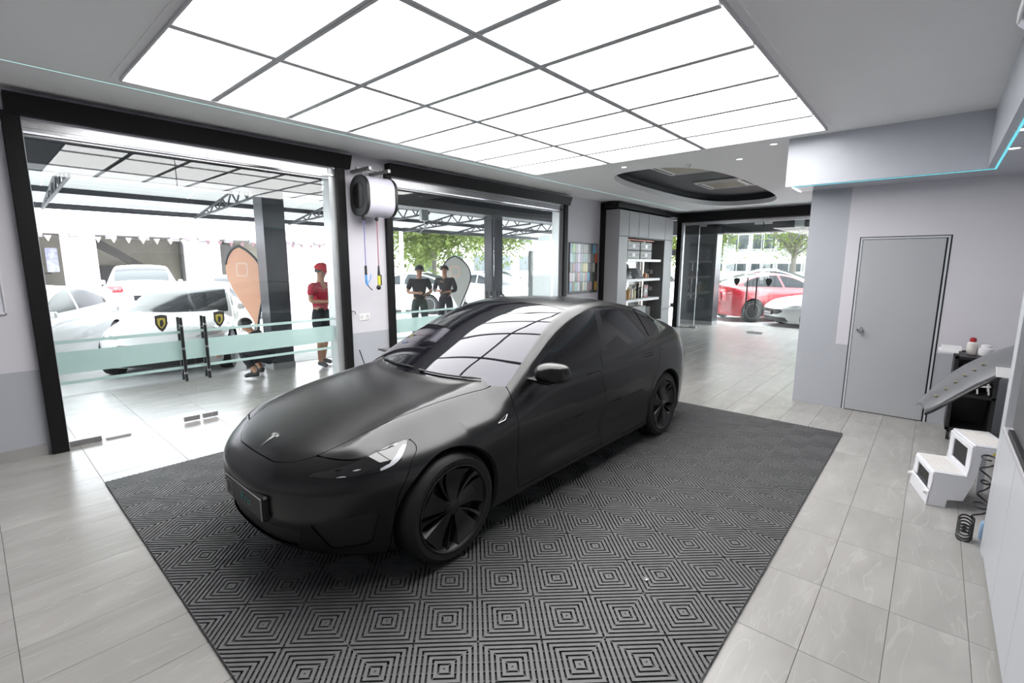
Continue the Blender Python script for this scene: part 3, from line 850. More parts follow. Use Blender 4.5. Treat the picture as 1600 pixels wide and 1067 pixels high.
# --- wheels
def wheel(u, sgn):
    R, W = .334, .235
    w = bpy.data.objects.new('wheel', None)
    b = MB(); x = .0
    b.lathe([(.264, -W/2), (.295, -W/2-.004), (.318, -W/2+.012), (.331, -W/2+.035), (.334, -.04), (.334, .04), (.331, W/2-.035), (.318, W/2-.012), (.295, W/2+.004), (.264, W/2), (.257, W/2-.02), (.257, -W/2+.02)], (0, 0, 0), 'x', 64, closed=True)
    t = part('wheel', b, M_RUBBER, car, 30, loc=(sgn*.790, u, .334)); 
    t.rotation_euler = (radians(12), 0, 0 if sgn > 0 else pi)
    # shoulder grooves
    b = MB()
    for h in (-.05, -.017, .017, .05): b.lathe([(.3345, h-.004), (.3345, h+.004), (.330, h)], (0, 0, 0), 'x', 64, closed=True)
    part('tread_groove', b, M_DARKIN, t)
    b = MB(); X = W/2
    b.lathe([(.257, X-.004), (.262, X+.004), (.255, X+.006), (.246, X-.004), (.232, X-.03), (.223, -.05), (.226, -.10), (.246, -.112), (.258, -.11)], (0, 0, 0), 'x', 64, cap=False)
    r = part('rim', b, M_RIM, t, 30)
    b = MB(); b.lathe([(.001, X-.075), (.21, X-.075), (.223, X-.09)], (0, 0, 0), 'x', 40); part('brake_disc', b, mat('brake_disc_dark', (.03, .03, .03), .35, .6, var=.2), t, 30)
    b = MB(); b.lathe([(.001, X-.012), (.030, X-.014), (.045, X-.020), (.062, X-.034), (.066, X-.06)], (0, 0, 0), 'x', 32); part('hub_cap', b, M_RIM, t, 40)
    # five broad blades, each with a twisted edge
    sm_ = None
    for k in range(5):
        for q in (0, 1):
            a0 = 2*pi*k/5+(0 if q == 0 else .62)
            b = MB(); V = []
            rr = [.035, .085, .14, .195, .242]; n = len(rr)
            for i, r_ in enumerate(rr):
                t_ = i/(n-1); sw = -.12*t_*t_
                if q == 0: half = .20-.02*t_ if i else .5; hw = [.55, .50, .42, .40, .43][i]
                else: hw = [.10, .06, .05, .05, .07][i]
                d0 = X-.020-.010*sin(pi*t_)+(.012 if i == n-1 else 0)
                for e, dz in ((-1, -.026 if q == 0 else -.012), (-.72, 0.004), (.55, 0), (1, -.006)):
                    a = a0+sw+e*hw
                    V.append((d0+dz, r_*cos(a), r_*sin(a)))
            Fs = []
            for i in range(n-1):
                for j in range(3): Fs.append((4*i+j, 4*i+j+1, 4*i+j+5, 4*i+j+4))
            m_ = len(V); V2 = V+[(p[0]-.022, p[1], p[2]) for p in V]
            Fs2 = [f[::-1] for f in Fs]; Fs = Fs+[tuple(i+m_ for i in f[::-1]) for f in Fs]
            for i in range(n-1):
                Fs.append((4*i, 4*i+4, m_+4*i+4, m_+4*i)); Fs.append((4*i+3, m_+4*i+3, m_+4*i+7, 4*i+7))
            b.add(V2, Fs); o = part('spoke', b, M_RIM if q == 0 else mat('rim_spoke_dark', (.01, .01, .01), .3, var=0), t, 35)
    return t
for u_ in (.845, 3.72):
    for s_ in (1, -1): wheel(u_, s_)
# --- door mirrors
for sgn in (1, -1):
    b = MB(); n = 24; V = []
    prof = [(.0, .30), (.10, .78), (.35, 1.0), (.7, .98), (.92, .86), (1.0, .70)]
    cu_, cz_ = 1.60, 1.04
    for t_, s_ in prof:
        for k in range(n):
            a = 2*pi*k/n; e = .62
            c_, d_ = math.copysign(abs(cos(a))**e, cos(a)), math.copysign(abs(sin(a))**e, sin(a))
            vv = .975+c_*.118*s_+.015*t_; zz_ = 1.005+d_*.072*s_*(1.0 if d_ > 0 else .85)+.01*t_
            if sgn > 0: V.append((vv, 1.60+.15*t_+.02*c_*(1-t_)*1.5, zz_))
            else: V.append((-(.855+.10*t_), 1.84-(vv-.975)*1.05, zz_-.09))   # folded in
    Fs = [(i*n+k, i*n+(k+1) % n, (i+1)*n+(k+1) % n, (i+1)*n+k) for i in range(len(prof)-1) for k in range(n)]+[tuple(range(n))[::-1], tuple(range((len(prof)-1)*n, len(prof)*n))]
    Fs = [f[::-1] for f in Fs] if sgn > 0 else Fs[:]
    b.add(V, Fs)
    mo = part('door_mirror', b, M_MATTE, car, 50); mo.modifiers.new('s', 'SUBSURF').levels = 1; mo.modifiers['s'].render_levels = 2
    b = MB(); b.prism([(sgn*.80, .948), (sgn*.93, .938), (sgn*1.02, .944), (sgn*1.02, .958), (sgn*.80, .966)], 1.61, 1.72, 'y'); part('mirror_foot', b, M_GLOSSB, mo, bevel=.004)
# --- badges, plate, wipers
def on_hood(u, v): return float(top_z(u, abs(v))[0])
b = MB()
# shield-and-stem emblem laid on the nose: curved upper bar with the stem below
def empt(su, sv):
    """emblem coordinates (right, up) in metres -> point on the bonnet"""
    u = .215-su_dir*0+(-su)+0; return u
EC = .20
def ep(a, c, h=.002):
    """a across (to the car's left), c towards the windscreen"""
    u = EC+c; return (a, u, on_hood(u, a)+h)
def eface(pts, h=.003):
    V = [ep(a, c, -.002) for a, c in pts]+[ep(a, c, h) for a, c in pts]; n = len(pts)
    return V, [tuple(range(n)), tuple(range(n, 2*n))[::-1]]+[(i, n+i, n+(i+1) % n, (i+1) % n) for i in range(n)]
stem = [(-.016, .018), (-.006, .020), (0, .014), (.006, .020), (.016, .018), (.009, -.012), (0, -.062), (-.009, -.012)]
wing = lambda s: [(s*.005, .021), (s*.020, .021), (s*.034, .014), (s*.040, .022), (s*.026, .030), (s*.008, .031)]
cap_ = [(-.040, .030), (-.024, .037), (0, .040), (.024, .037), (.040, .030), (.036, .026), (.022, .0325), (0, .035), (-.022, .0325), (-.036, .026)]
for P in (stem, wing(1), wing(-1), cap_):
    V, Fs = eface(P); b.add(V, Fs)
part('nose_emblem', b, mat('emblem_silver', (.6, .6, .6), .25, .7, var=0), car, label='small silver T-shaped emblem on the nose')
for sgn in (1, -1):
    P = [(1.235, .752), (1.335, .768), (1.305, .785)]
    b = MB()
    V = []
    for d in (0, .006):
        for u_, z_ in ((1.225, .755), (1.30, .752), (1.325, .787)):
            V.append((sgn*(float(side_v(u_, z_)[0])+d), u_, z_))
    b.add(V, [(0, 1, 2), (3, 5, 4), (0, 3, 4, 1), (1, 4, 5, 2), (2, 5, 3, 0)]); cm_ = part('side_camera_housing', b, M_GLOSSB, car)
    b = MB()
    Q = [(1.225, .755), (1.29, .762), (1.325, .787)]
    b.tube([(sgn*(float(side_v(u_, z_)[0])+.007), u_, z_) for u_, z_ in Q], .0012, 6); part('chrome_edge', b, M_CHROME, cm_)
# number plate in a deep black surround
pb = MB(); pb.box((-.25, -.045, .385), (.27, .10, .525), .012); plo = part('number_plate', pb, mat('plate_surround', (.003, .003, .003), .45, var=0), car, label='black number plate in a deep surround')
pb = MB(); pb.box((-.24, -.049, .398), (.26, -.044, .512), .002); part('plate_face', pb, mat('plate_face', (.003, .003, .003), .4, var=0), plo)
pb = MB()
pb.box((-.244, -.050, .514), (.266, -.045, .5165)); pb.box((.261, -.050, .396), (.267, -.045, .515)); part('plate_edge', pb, mat('plate_silver', (.35, .35, .36), .3, .5, var=0), plo)
pb = MB()
n = 28
outl = [(x_, z_) for x_, z_ in rrect(-.185, .455, .075, .082, .018, 4)]; inl = [(x_, z_) for x_, z_ in rrect(-.185, .455, .062, .069, .013, 4)]
m_ = len(outl)
pb.add([(p[0], -.0505, p[1]) for p in outl]+[(p[0], -.0505, p[1]) for p in inl], [(i, (i+1) % m_, m_+(i+1) % m_, m_+i) for i in range(m_)])
pb.box((-.163, -.0507, .408), (-.150, -.0495, .42))
part('plate_logo', pb, mat('logo_grey', (.28, .28, .29), .5, var=0), plo)
M_TXG = mat('plate_text_grey', (.16, .18, .18), .5, var=0); M_TXT = mat('plate_text_teal', (.03, .28, .26), .5, var=0)
text('plate_letters', 'Pro', .07, M_TXT, plo, (.05, -.0502, .455), (pi/2, 0, 0), shear=.3)
plo.location = (.055, .045, -.005)
for (v0, u0, v1, u1) in ((-.52, 1.34, .02, 1.24), (.10, 1.23, .60, 1.37)):
    b = MB(); pts = []
    for k in range(9):
        t_ = k/8; v_, u_ = v0+(v1-v0)*t_, u0+(u1-u0)*t_-.03*sin(pi*t_)
        pts.append((v_, u_, on_hood(u_, abs(v_))+.014))
    b.tube(pts, [.010]+[.007]*7+[.004], 6); part('wiper', b, M_BLACKP, car)
# ================================================================ LIGHT CEILING
lc = empty('light_ceiling', (-4.92, .98, 3.118), 'big rectangular luminous ceiling of white panels in a grey grid', 'light ceiling')
LX = [0, 1.32, 2.62, 3.90]; LY = [.646*k for k in range(9)]
for i in range(3):
    for j in range(8):
        b = MB(); b.box((LX[i]+.031, LY[j]+.0275, .016), (LX[i+1]-.031, LY[j+1]-.0275, .026)); part('diffuser_panel', b, M_PANEL, lc)
for i in (1, 2):
    b = MB(); b.box((LX[i]-.030, 0, .004), (LX[i]-.003, LY[8], .032)); b.box((LX[i]+.003, 0, .004), (LX[i]+.030, LY[8], .032)); b.box((LX[i]-.003, 0, .020), (LX[i]+.003, LY[8], .032)); part('main_bar', b, M_GRID, lc)
for j in range(1, 8):
    for i in range(3):
        b = MB(); b.box((LX[i]+.030, LY[j]-.027, .006), (LX[i+1]-.030, LY[j]-.0025, .032)); b.box((LX[i]+.030, LY[j]+.0025, .006), (LX[i+1]-.030, LY[j]+.027, .032)); b.box((LX[i]+.030, LY[j]-.0025, .012), (LX[i+1]-.030, LY[j]+.0025, .032)); part('cross_bar', b, M_GRID, lc)
b = MB()
for a, c in (((-.05, -.05), (LX[3]+.05, 0)), ((-.05, LY[8]), (LX[3]+.05, LY[8]+.05)), ((-.05, 0), (0, LY[8])), ((LX[3], 0), (LX[3]+.05, LY[8]))): b.box((*a, .024), (*c, .032))
part('edge_frame', b, M_CEIL, lc)
b = MB()
for a, c in (((-.002, -.002), (LX[3]+.002, .012)), ((-.002, LY[8]-.012), (LX[3]+.002, LY[8]+.002)), ((-.002, 0), (.014, LY[8])), ((LX[3]-.014, 0), (LX[3]+.002, LY[8]))): b.box((*a, .002), (*c, .032))
part('edge_channel', b, M_GRID, lc)

# ---- ceiling fittings
def downlight(x, y, z, label):
    t = empty('downlight', (x, y, z), label, 'downlight')
    b = MB(); b.lathe([(.052, 0), (.054, -.004), (.04, -.006), (.036, .0)], (0, 0, 0), 'z', 24, cap=False); part('trim_ring', b, M_WHITE, t, 40)
    b = MB(); b.lathe([(.001, -.001), (.037, -.001), (.037, .003)], (0, 0, 0), 'z', 24); part('lamp', b, mat('downlight_lamp', (1, .97, .92), .5, emit=6), t)
downlight(-3.63, 6.62, ZC, 'round downlight at the near end of the oval ceiling recess')
downlight(-2.18, 7.15, ZC, 'round downlight between the oval recess and the bulkhead')
downlight(.34, 5.45, 2.62, 'round downlight in the low soffit, nearer to the back wall')
downlight(.335, 4.75, 2.62, 'round downlight in the low soffit, farther from the back wall')
downlight(-1.62, 6.55, ZC, 'round downlight half hidden by the bulkhead corner')
b = MB(); b.lathe([(.001, -.05), (.03, -.048), (.045, -.03), (.05, -.008), (.055, 0)], (0, 0, 0), 'z', 24)
sd = part('smoke_detector', b, M_WHITE, None, 40, loc=(-2.85, 7.05, ZC)); tag(sd, 'small white smoke detector on the ceiling beside the oval recess', 'smoke detector')
def cassette(x, y, label):
    t = empty('air_conditioner', (x, y, ZC+.24), label, 'air conditioner', 'cassette air conditioners in the recess')
    w, l = .98, .98
    b = MB(); b.box((-w/2, -l/2, -.045), (w/2, l/2, -.0), .02); part('panel', b, mat('aircon_white', srgb(226, 226, 222), .4), t)
    b = MB()
    b.box((-.30, -.33, -.05), (.30, .33, -.044))
    for k in range(14): b.box((-.30, -.32+.047*k, -.054), (.30, -.31+.047*k, -.05))
    part('intake_grille', b, mat('aircon_grille', srgb(196, 192, 178), .5), t)
    for a, c in (((-.36, -.44), (.36, -.39)), ((-.36, .39), (.36, .44)), ((-.44, -.36), (-.39, .36)), ((.39, -.36), (.44, .36))):
        b = MB(); b.box((*a, -.047), (*c, -.044)); s = part('outlet_slot', b, M_DARKIN, t)
        b = MB(); cx_, cy_ = (a[0]+c[0])/2, (a[1]+c[1])/2
        if c[0]-a[0] > .1: b.box((a[0]+.02, cy_-.016, -.056), (c[0]-.02, cy_+.004, -.047))
        else: b.box((cx_-.016, a[1]+.02, -.056), (cx_+.004, c[1]-.02, -.047))
        part('louvre', b, M_WHITE, s)
cassette(-3.40, 8.35, 'white ceiling cassette air conditioner, the nearer one in the oval recess')
cassette(-3.42, 10.45, 'white ceiling cassette air conditioner, the farther one in the oval recess')
b = MB(); b.box((.15, 2.3, 2.74), (.25, 3.2, 2.84), .02)
lb = part('curtain_box', b, mat('lamp_box_satin', srgb(215, 215, 228), .25), None); tag(lb, 'white glossy casing hanging on the bulkhead in the upper right corner', 'casing')
b = MB(); b.box((.14, 2.4, 2.74), (.152, 3.1, 2.79), .004); part('front_flap', b, M_WHITE, lb)

# ================================================================ FLOOR MAT of interlocking ribbed tiles
M_MAT = mat('grey_rib_plastic', (.088, .088, .09), .5, var=.12, scale=14, bump=.05)
M_MATL = mat('shaded_under_lattice', (.03, .03, .031), .6, var=.1)  # tile plastic with the shade of the rib gaps put into its colour
MX0, MX1, MY0, MY1, NX, NY = -4.768, -.559, .554, 5.82, 10, 13
tw, tl_ = (MX1-MX0)/NX, (MY1-MY0)/NY
fm = empty('floor_mat', (MX0, MY0, 0), 'dark grey interlocking ribbed plastic floor mat under the black car', 'mat')
def band(d0, d1):
    s = 1
    if d0 < 0: return [(y, x) for x, y in band(-d1, -d0)][::-1]
    d1 = min(d1, .999)
    return [(d0, 0), (d1, 0), (1, 1-d1), (1, 1-d0)]
def mat_tile(lower):
    b = MB(); K = 6
    zt, zb = (.0085, .003) if lower else (.016, .008)
    w = .34 if lower else .62
    for ci in (0, 1):
        for cj in (0, 1):
            par = (ci+cj) % 2 == 0
            if lower: par = not par
            for k in range(-K, K):
                if lower and k % 2: continue
                c = (k+.5)/K; P = band(c-w/2/K, c+w/2/K)
                if not par: P = [(1-x, y) for x, y in P]
                Q = [((ci+x)*tw/2, (cj+y)*tl_/2) for x, y in P]
                ar = sum(Q[i][0]*Q[(i+1) % 4][1]-Q[(i+1) % 4][0]*Q[i][1] for i in range(4))
                if ar < 0: Q = Q[::-1]
                V = [(x, y, zb) for x, y in Q]+[(x, y, zt) for x, y in Q]
                b.add(V, [(4, 5, 6, 7)]+[(i, (i+1) % 4, 4+(i+1) % 4, 4+i) for i in range(4)])
    if not lower:
        e = .0018
        for a, c in (((0, 0), (tw, e)), ((0, tl_-e), (tw, tl_)), ((0, e), (e, tl_-e)), ((tw-e, e), (tw, tl_-e))):
            b.box((*a, .006), (*c, .0145))
        # short bridges across the ribs
        for ci in (0, 1):
            for cj in (0, 1):
                for q in (.5,):
                    pass
    return b
mt = mat_tile(False).mesh('mat_tile', M_MAT); ml = mat_tile(True).mesh('under_lattice', M_MATL)
for i in range(NX):
    for j in range(NY):
        o = link('mat_tile', mt, fm, (i*tw, j*tl_, 0)); link('under_lattice', ml, o)
b = MB(); b.box((.004, .004, .0005), (MX1-MX0-.004, MY1-MY0-.004, .0025)); part('gap_shade_sheet', b, mat('mat_gap_shade', (.012, .012, .012), .85, var=.1), fm)  # added dark sheet standing in for the shade under the ribs
b = MB()
for x_, y_, r_ in ((1.0, .86, .03), (.75, 1.0, .022), (3.4, 1.7, .012), (2.9, .9, .01), (2.2, .7, .01), (3.6, 2.4, .012)): pass
# a scrap of clear film lying on the mat
b = MB(); random.seed(3)
px_, py_ = -1.27+4.768-MX0-4.768, 0
sc_ = MB()
for k in range(7):
    a = random.random()*6.28; r = .012
    sc_.add([(r*cos(a), r*sin(a), .001*k), (r*cos(a+1.5), r*sin(a+1.5), .006), (r*1.4*cos(a+3), r*1.4*sin(a+3), .002+.002*k)], [(0, 1, 2)])
cr = part('plastic_scrap', sc_, mat('scrap_white', (.5, .5, .52), .3), None, loc=(-1.02, 2.28, .017)); tag(cr, 'tiny crumpled white scrap lying on the black ribbed mat', 'scrap')

# ================================================================ HOSE REEL on the pier
hr_ = empty('hose_reel', (XL, 3.46, 2.34), 'white wall hose reel with black ends hung between the glass fronts', 'hose reel')
def reel_profile(w, h, r): return [(x, z) for x, z in rrect(0, 0, w, h, r, 8)]
b = MB(); P = [(.27+x, .25+z) for x, z in reel_profile(.40, .50, .17)]
b.prism(P, .045, .42, 'y'); part('casing', b, mat('reel_white', srgb(196, 194, 206), .3, var=.01), hr_, 30, bevel=.006)
M_REELB = mat('reel_black', (.010, .010, .011), .45, var=.1)
for y0, y1, k in ((0, .045, 1), (.42, .465, -1)):
    b = MB(); P = [(.27+x, .25+z) for x, z in reel_profile(.41, .51, .175)]; b.prism(P, y0, y1, 'y'); e_ = part('end_cap', b, M_REELB, hr_, 30, bevel=.01)
    b = MB(); yy = y0 if k > 0 else y1
    for q in range(40):
        a = 2*pi*q/40; cx_, cz_ = .27+.195*cos(a), .25+.245*sin(a)
        b.box((cx_-.006, y0+.004, cz_-.006), (cx_+.006, y1-.004, cz_+.006))
    t_ = part('toothed_rim', b, M_REELB, e_); t_['kind'] = 'stuff'
    if k > 0:
        b = MB(); b.prism([(.27+x*.62, .25+z*.62) for x, z in reel_profile(.40, .50, .17)], -.008, 0, 'y'); part('recessed_plate', b, M_GLOSSB, e_, bevel=.003)
b = MB()
b.box((.0, .06, .56), (.44, .10, .60)); b.box((.0, .34, .56), (.44, .38, .60)); b.box((.16, .04, .60), (.19, .40, .615)); b.tube([(.27, .08, .50), (.27, .08, .64)], .008, 8); b.tube([(.27, .36, .50), (.27, .36, .64)], .008, 8)
part('mounting_bracket', b, mat('zinc_bracket', (.30, .30, .30), .4, .8), hr_)
def hang_hose(y, col, z1, label, tool):
    t = empty('hanging_air_hose' if tool == 'blue' else 'hanging_tool_lead', (XL+.30, 3.46+y, 2.345), label, 'hose' if tool == 'blue' else 'cord')
    b = MB(); b.ball((0, 0, -.035), .026, 16); part('stopper_ball', b, M_BLACKP, t, 60)
    b = MB(); b.tube([(0, 0, -.03), (.002, 0, -.25), (0, .002, z1)], .0055, 8); part('hose', b, col, t, 60)
    if tool == 'blue':
        b = MB(); b.tube([(0, 0, z1+.02), (0, 0, z1-.10)], .016, 12); part('coupling', b, M_BLACKP, t, 60)
        b = MB(); b.tube([(0, 0, z1-.10), (.0, .005, z1-.20), (0, .02, z1-.235)], [.016, .017, .014], 12); b.tube([(0, .02, z1-.22), (0, .065, z1-.15), (0, .07, z1-.09)], .006, 8); part('blow_gun', b, mat('tool_blue', srgb(96, 152, 214), .35), t, 60)
        b = MB(); b.tube([(0, .02, z1-.235), (0, .05, z1-.27), (0, .085, z1-.30)], .006, 8); part('nozzle', b, M_BLACKP, t, 60)
    else:
        b = MB(); b.tube([(0, 0, z1+.02), (0, 0, z1-.11)], [.010, .019], 12); part('coupling', b, M_BLACKP, t, 60)
        b = MB(); b.box((-.014, -.018, z1-.235), (.014, .018, z1-.11), .004); part('yellow_grip', b, mat('tool_yellow', srgb(200, 196, 70), .4), t)
        b = MB(); b.box((-.014, .018, z1-.24), (.014, .036, z1-.10), .004); b.ball((0, -.01, z1-.27), .032, 14); part('socket_head', b, M_BLACKP, t, 60)
hang_hose(.04, mat('hose_blue', srgb(96, 92, 160), .5), -.66, 'thin blue hose with blue blow gun hanging from the reel', 'blue')
hang_hose(.235, mat('hose_red', srgb(150, 62, 78), .5), -.66, 'thin red cord with yellow and black tool hanging from the reel', 'red')
# ---- socket plate, hook, rod
sp = empty('power_socket', (XL, 3.63, 1.0), 'white double power socket on the pier below the hoses', 'socket')
b = MB(); b.box((0, -.085, -.045), (.01, .085, .045), .003); part('plate', b, M_WHITE, sp)
for s in (-1, 1):
    b = MB(); b.box((.01, s*.045-.030, -.030), (.012, s*.045+.030, .030)); g = part('socket_face', b, mat('socket_face', (.62, .62, .62), .4), sp)
    b = MB(); b.box((.012, s*.045-.004, .008), (.0126, s*.045+.004, .020)); b.box((.012, s*.045-.018, -.012), (.0126, s*.045-.010, -.006)); b.box((.012, s*.045+.010, -.012), (.0126, s*.045+.018, -.006)); part('pin_slots', b, M_DARKIN, g)
b = MB(); b.tube([(0, 0, 0), (.0, .02, .02), (.0, .05, .01), (.0, .06, -.03)], .005, 8)
tag(part('wall_hook', b, M_BLACKP, None, 60, loc=(XL+.04, 3.415, 1.08)), 'small black hook on the frame post by the pier', 'hook')
b = MB(); b.tube([(0, 0, .55), (0, .18, .0)], .007, 8); b.ball((0, .18, .007), .011, 8)
tag(part('black_rod', b, M_BLACKP, None, 60, loc=(XL+.10, 3.47, .015)), 'thin black rod leaning against the pier behind the car', 'rod')
# ---- whiteboard at the left edge
wb = empty('whiteboard', (XL, -1.0, 1.30), 'framed whiteboard cut off at the left edge of the photo', 'whiteboard')
b = MB(); b.box((.004, .0, .0), (.012, 1.2, .46)); part('board', b, mat('whiteboard_white', srgb(205, 206, 216), .25), wb)
b = MB(); b.box((0, -.012, -.012), (.02, 1.215, .008), .004); b.box((0, -.012, .452), (.02, 1.215, .472), .004); b.box((0, 1.198, -.012), (.02, 1.215, .472), .004); b.box((0, -.012, -.012), (.02, .0, .472), .004); part('frame', b, M_GRID, wb)
b = MB(); b.box((.012, 0, .155), (.0126, 1.19, .158)); b.box((.012, 0, .25), (.0126, 1.19, .253)); part('ruled_line', b, M_GRID, wb)
# ---- colour sample board
sb = empty('sample_board', (XL+.003, 8.56, 1.10), 'board of small coloured film swatches on the wall by the shelf unit', 'sample board')
BW, BH = 1.14, 1.10
b = MB(); b.box((0, 0, 0), (.02, BW, BH), .004); part('backing', b, M_BLACKP, sb)
b = MB(); b.box((0, BW, 0), (.03, BW+.012, BH)); part('edge_strip', b, M_ALU, sb)
rows = [[(84, 120, 150), (126, 190, 68), (150, 148, 146), (205, 200, 212), (30, 60, 60), (112, 78, 60), (150, 150, 150), (40, 38, 44), (38, 36, 40), (96, 160, 200), (150, 148, 146)],
        [(150, 190, 200), (48, 138, 110), (90, 86, 92), (206, 196, 210), (108, 96, 128), (78, 140, 120), (132, 164, 160), (150, 140, 146), (92, 88, 90), (100, 96, 96), (190, 90, 48)],
        [(104, 106, 100), (140, 82, 78), (112, 84, 150), (200, 176, 206), (110, 140, 110), (206, 186, 96), (222, 220, 150), (40, 40, 60), (92, 84, 90), (166, 166, 150), (34, 30, 34)],
        [(206, 190, 200), (206, 206, 206), (60, 60, 60), (212, 158, 164), (120, 150, 170), (196, 196, 188), (190, 160, 168), (84, 166, 204), (60, 60, 60), (52, 74, 50), (60, 44, 52)],
        [(140, 168, 200), (120, 110, 66), (140, 190, 176), (202, 196, 206), (36, 34, 36), (216, 214, 184), (176, 196, 190), (120, 50, 56), (146, 120, 132), (34, 34, 34), (190, 156, 56)]]
for r, row in enumerate(rows):
    for c, col in enumerate(row):
        y0 = .02+c*(BW-.04)/11; z1 = BH-.02-r*.206; sh = .0 if r % 2 == 0 else .006
        b = MB(); b.prism(rrect(y0+.05, z1-.1, .094, .196, .02 if r > 1 else .006, 3), .02, .026+.002*((r*7+c*3) % 3), 'x')
        part('swatch', b, mat('swatch_%d_%d' % (r, c), srgb(*col), .25, var=.05), sb)

# ================================================================ SHELF UNIT in the black portal
b = MB(); b.box((XL, 9.80, 0), (XL+.075, 9.93, 3.10), .003); b.box((XL, 9.80, 3.0), (XL+.46, 13.14, 3.11), .003)
struct('trim_2', b, M_BLACKTRIM)
cu = empty('shelf_unit', (XL, 9.93, 0), 'grey built-in cabinet wall with a lit open shelf niche', 'cabinet')
D = .43; W_ = 2.95; n0, n1, nb, ntp = .42, 2.42, .30, 2.34
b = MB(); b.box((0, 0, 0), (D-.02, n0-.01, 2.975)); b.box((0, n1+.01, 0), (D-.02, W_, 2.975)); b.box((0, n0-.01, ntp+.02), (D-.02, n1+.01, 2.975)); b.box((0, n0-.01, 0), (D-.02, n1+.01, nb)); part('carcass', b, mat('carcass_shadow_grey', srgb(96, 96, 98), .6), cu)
b = MB(); b.box((0, -.004, 0), (D-.002, -.0005, 2.975)); part('side_panel', b, M_CAB, cu)
b = MB(); b.box((.0, n0, nb), (.02, n1, ntp)); part('back_panel', b, mat('niche_mirror_grey', (.42, .41, .40), .12, .5), cu)
for y0, y1 in ((0, .46), (.46, .95), (.95, 1.47), (1.47, n1+.02), (n1+.02, W_)):
    b = MB(); b.box((D-.02, y0+.005, 2.39), (D, y1-.005, 2.965), .002); part('upper_door', b, M_CAB, cu)
b = MB(); b.box((D-.02, .003, .08), (D, n0-.003, 2.375), .002); part('tall_door', b, M_CAB, cu)
b = MB(); b.box((D-.02, n1+.023, .55), (D, W_-.003, 2.375), .002); part('tall_door', b, M_CAB, cu)
for y0, y1 in ((n1+.023, W_-.003),):
    b = MB(); b.box((D-.02, y0, .08), (D, y1, .54), .002); part('lower_door', b, M_CAB, cu)
for y0, y1 in ((n0+.003, 1.4), (1.41, n1+.01)):
    b = MB(); b.box((D-.02, y0, .06), (D, y1, nb-.005), .002); part('lower_door', b, M_CAB, cu)
M_SHELF = mat('shelf_white', (.85, .85, .86), .3, var=.01)  # shelf boards in one even white
for z in (1.84, 1.36, .86):
    b = MB(); b.prism(rrect(.23, (n0+n1)/2-.02, .36, n1-n0-.12, .05, 5), z-.03, z+.03, 'z'); part('shelf', b, M_SHELF, cu, 30)
for y in (.72, 1.20, 2.02):
    b = MB(); b.box((.05, y-.012, nb), (.07, y+.012, ntp-.02)); part('light_post', b, mat('niche_light', (1, .97, .9), .5, emit=1.6), cu)
b = MB()
for k in range(5): b.box((.06+.07*k, n0+.03, ntp-.02), (.09+.07*k, n1-.5, ntp-.004))
part('copper_slats', b, mat('copper_tone', srgb(170, 110, 84), .4, .3), cu)
b = MB(); b.box((.03, n1-.09, 1.55), (.036, n1-.02, 1.63)); part('socket_plate', b, M_GRID, cu)
b = MB(); b.box((.06, n1-.002, 1.50), (.14, n1-.008, 1.60)); b.box((.06, n1-.002, 1.05), (.14, n1-.008, 1.15)); part('switch_plate', b, M_GRID, cu)
# things on the shelves
def bx_(name, label, cat, lo, hi, m, ch=.004, grp=None, sub=None):
    o = empty(name, (XL+lo[0], 9.93+lo[1], lo[2]), label, cat, grp)
    b = MB(); b.box((0, 0, 0), (hi[0]-lo[0], hi[1]-lo[1], hi[2]-lo[2]), ch); part('body', b, m, o); return o, (hi[0]-lo[0], hi[1]-lo[1], hi[2]-lo[2])
M_CRATE = mat('grey_box_print', srgb(150, 150, 148), .5, var=.15, scale=25)
for k, (y, z, h, nm) in enumerate(((.52, 2.08, .20, 'grey printed case, upper left of the stack on the top shelf'), (1.18, 2.08, .20, 'grey printed case, upper right of the stack on the top shelf'), (.52, 1.872, .20, 'grey printed case, lower left on the top shelf'), (1.18, 1.872, .20, 'grey printed case, lower right on the top shelf'))):
    o, s = bx_('storage_case', nm, 'case', (.1, y, z), (.38, y+.62, z+h), M_CRATE, .008, 'storage cases on the top shelf')
    b = MB(); b.box((s[0], .05, .05), (s[0]+.003, s[1]-.05, .055)); b.box((s[0], .05, h-.055), (s[0]+.003, s[1]-.05, h-.05)); b.box((s[0], s[1]*.4, .06), (s[0]+.003, s[1]*.6, .14)); part('white_print', b, M_WHITE, o)
def easel(y, w, h, label, lean, m):
    o = empty('display_frame', (XL+.14, 9.93+y, 1.392), label, 'display frame')
    b = MB(); V = [(.0+lean, 0, .02), (.012+lean, 0, .02), (.012, 0, h), (.0, 0, h)]
    b.add(V+[(p[0], w, p[2]) for p in V], [(0, 1, 2, 3)[::-1], (4, 5, 6, 7), (0, 4, 5, 1), (1, 5, 6, 2), (2, 6, 7, 3), (3, 7, 4, 0)]); part('panel', b, m, o)
    b = MB(); b.box((0, .1*w, 0), (lean+.05, .9*w, .02), .003); part('foot', b, M_BLACKP, o)
easel(.50, .50, .36, 'large black display frame on the middle shelf', .12, M_GLOSSB)
easel(1.08, .34, .26, 'smaller dark display frame leaning on the middle shelf', .12, mat('frame_grey_dark', (.04, .04, .045), .3))
easel(1.50, .16, .22, 'clear acrylic stand beside the dark display frames', .10, mat('acrylic_grey', (.3, .32, .33), .2))
bx_('carton', 'small orange carton on the middle shelf', 'carton', (.2, 1.72, 1.392), (.28, 1.80, 1.52), mat('carton_orange', srgb(196, 140, 96), .5))
bx_('carton', 'small brown carton beside the orange one', 'carton', (.2, 1.84, 1.392), (.28, 1.90, 1.50), mat('carton_brown', srgb(150, 116, 84), .5))
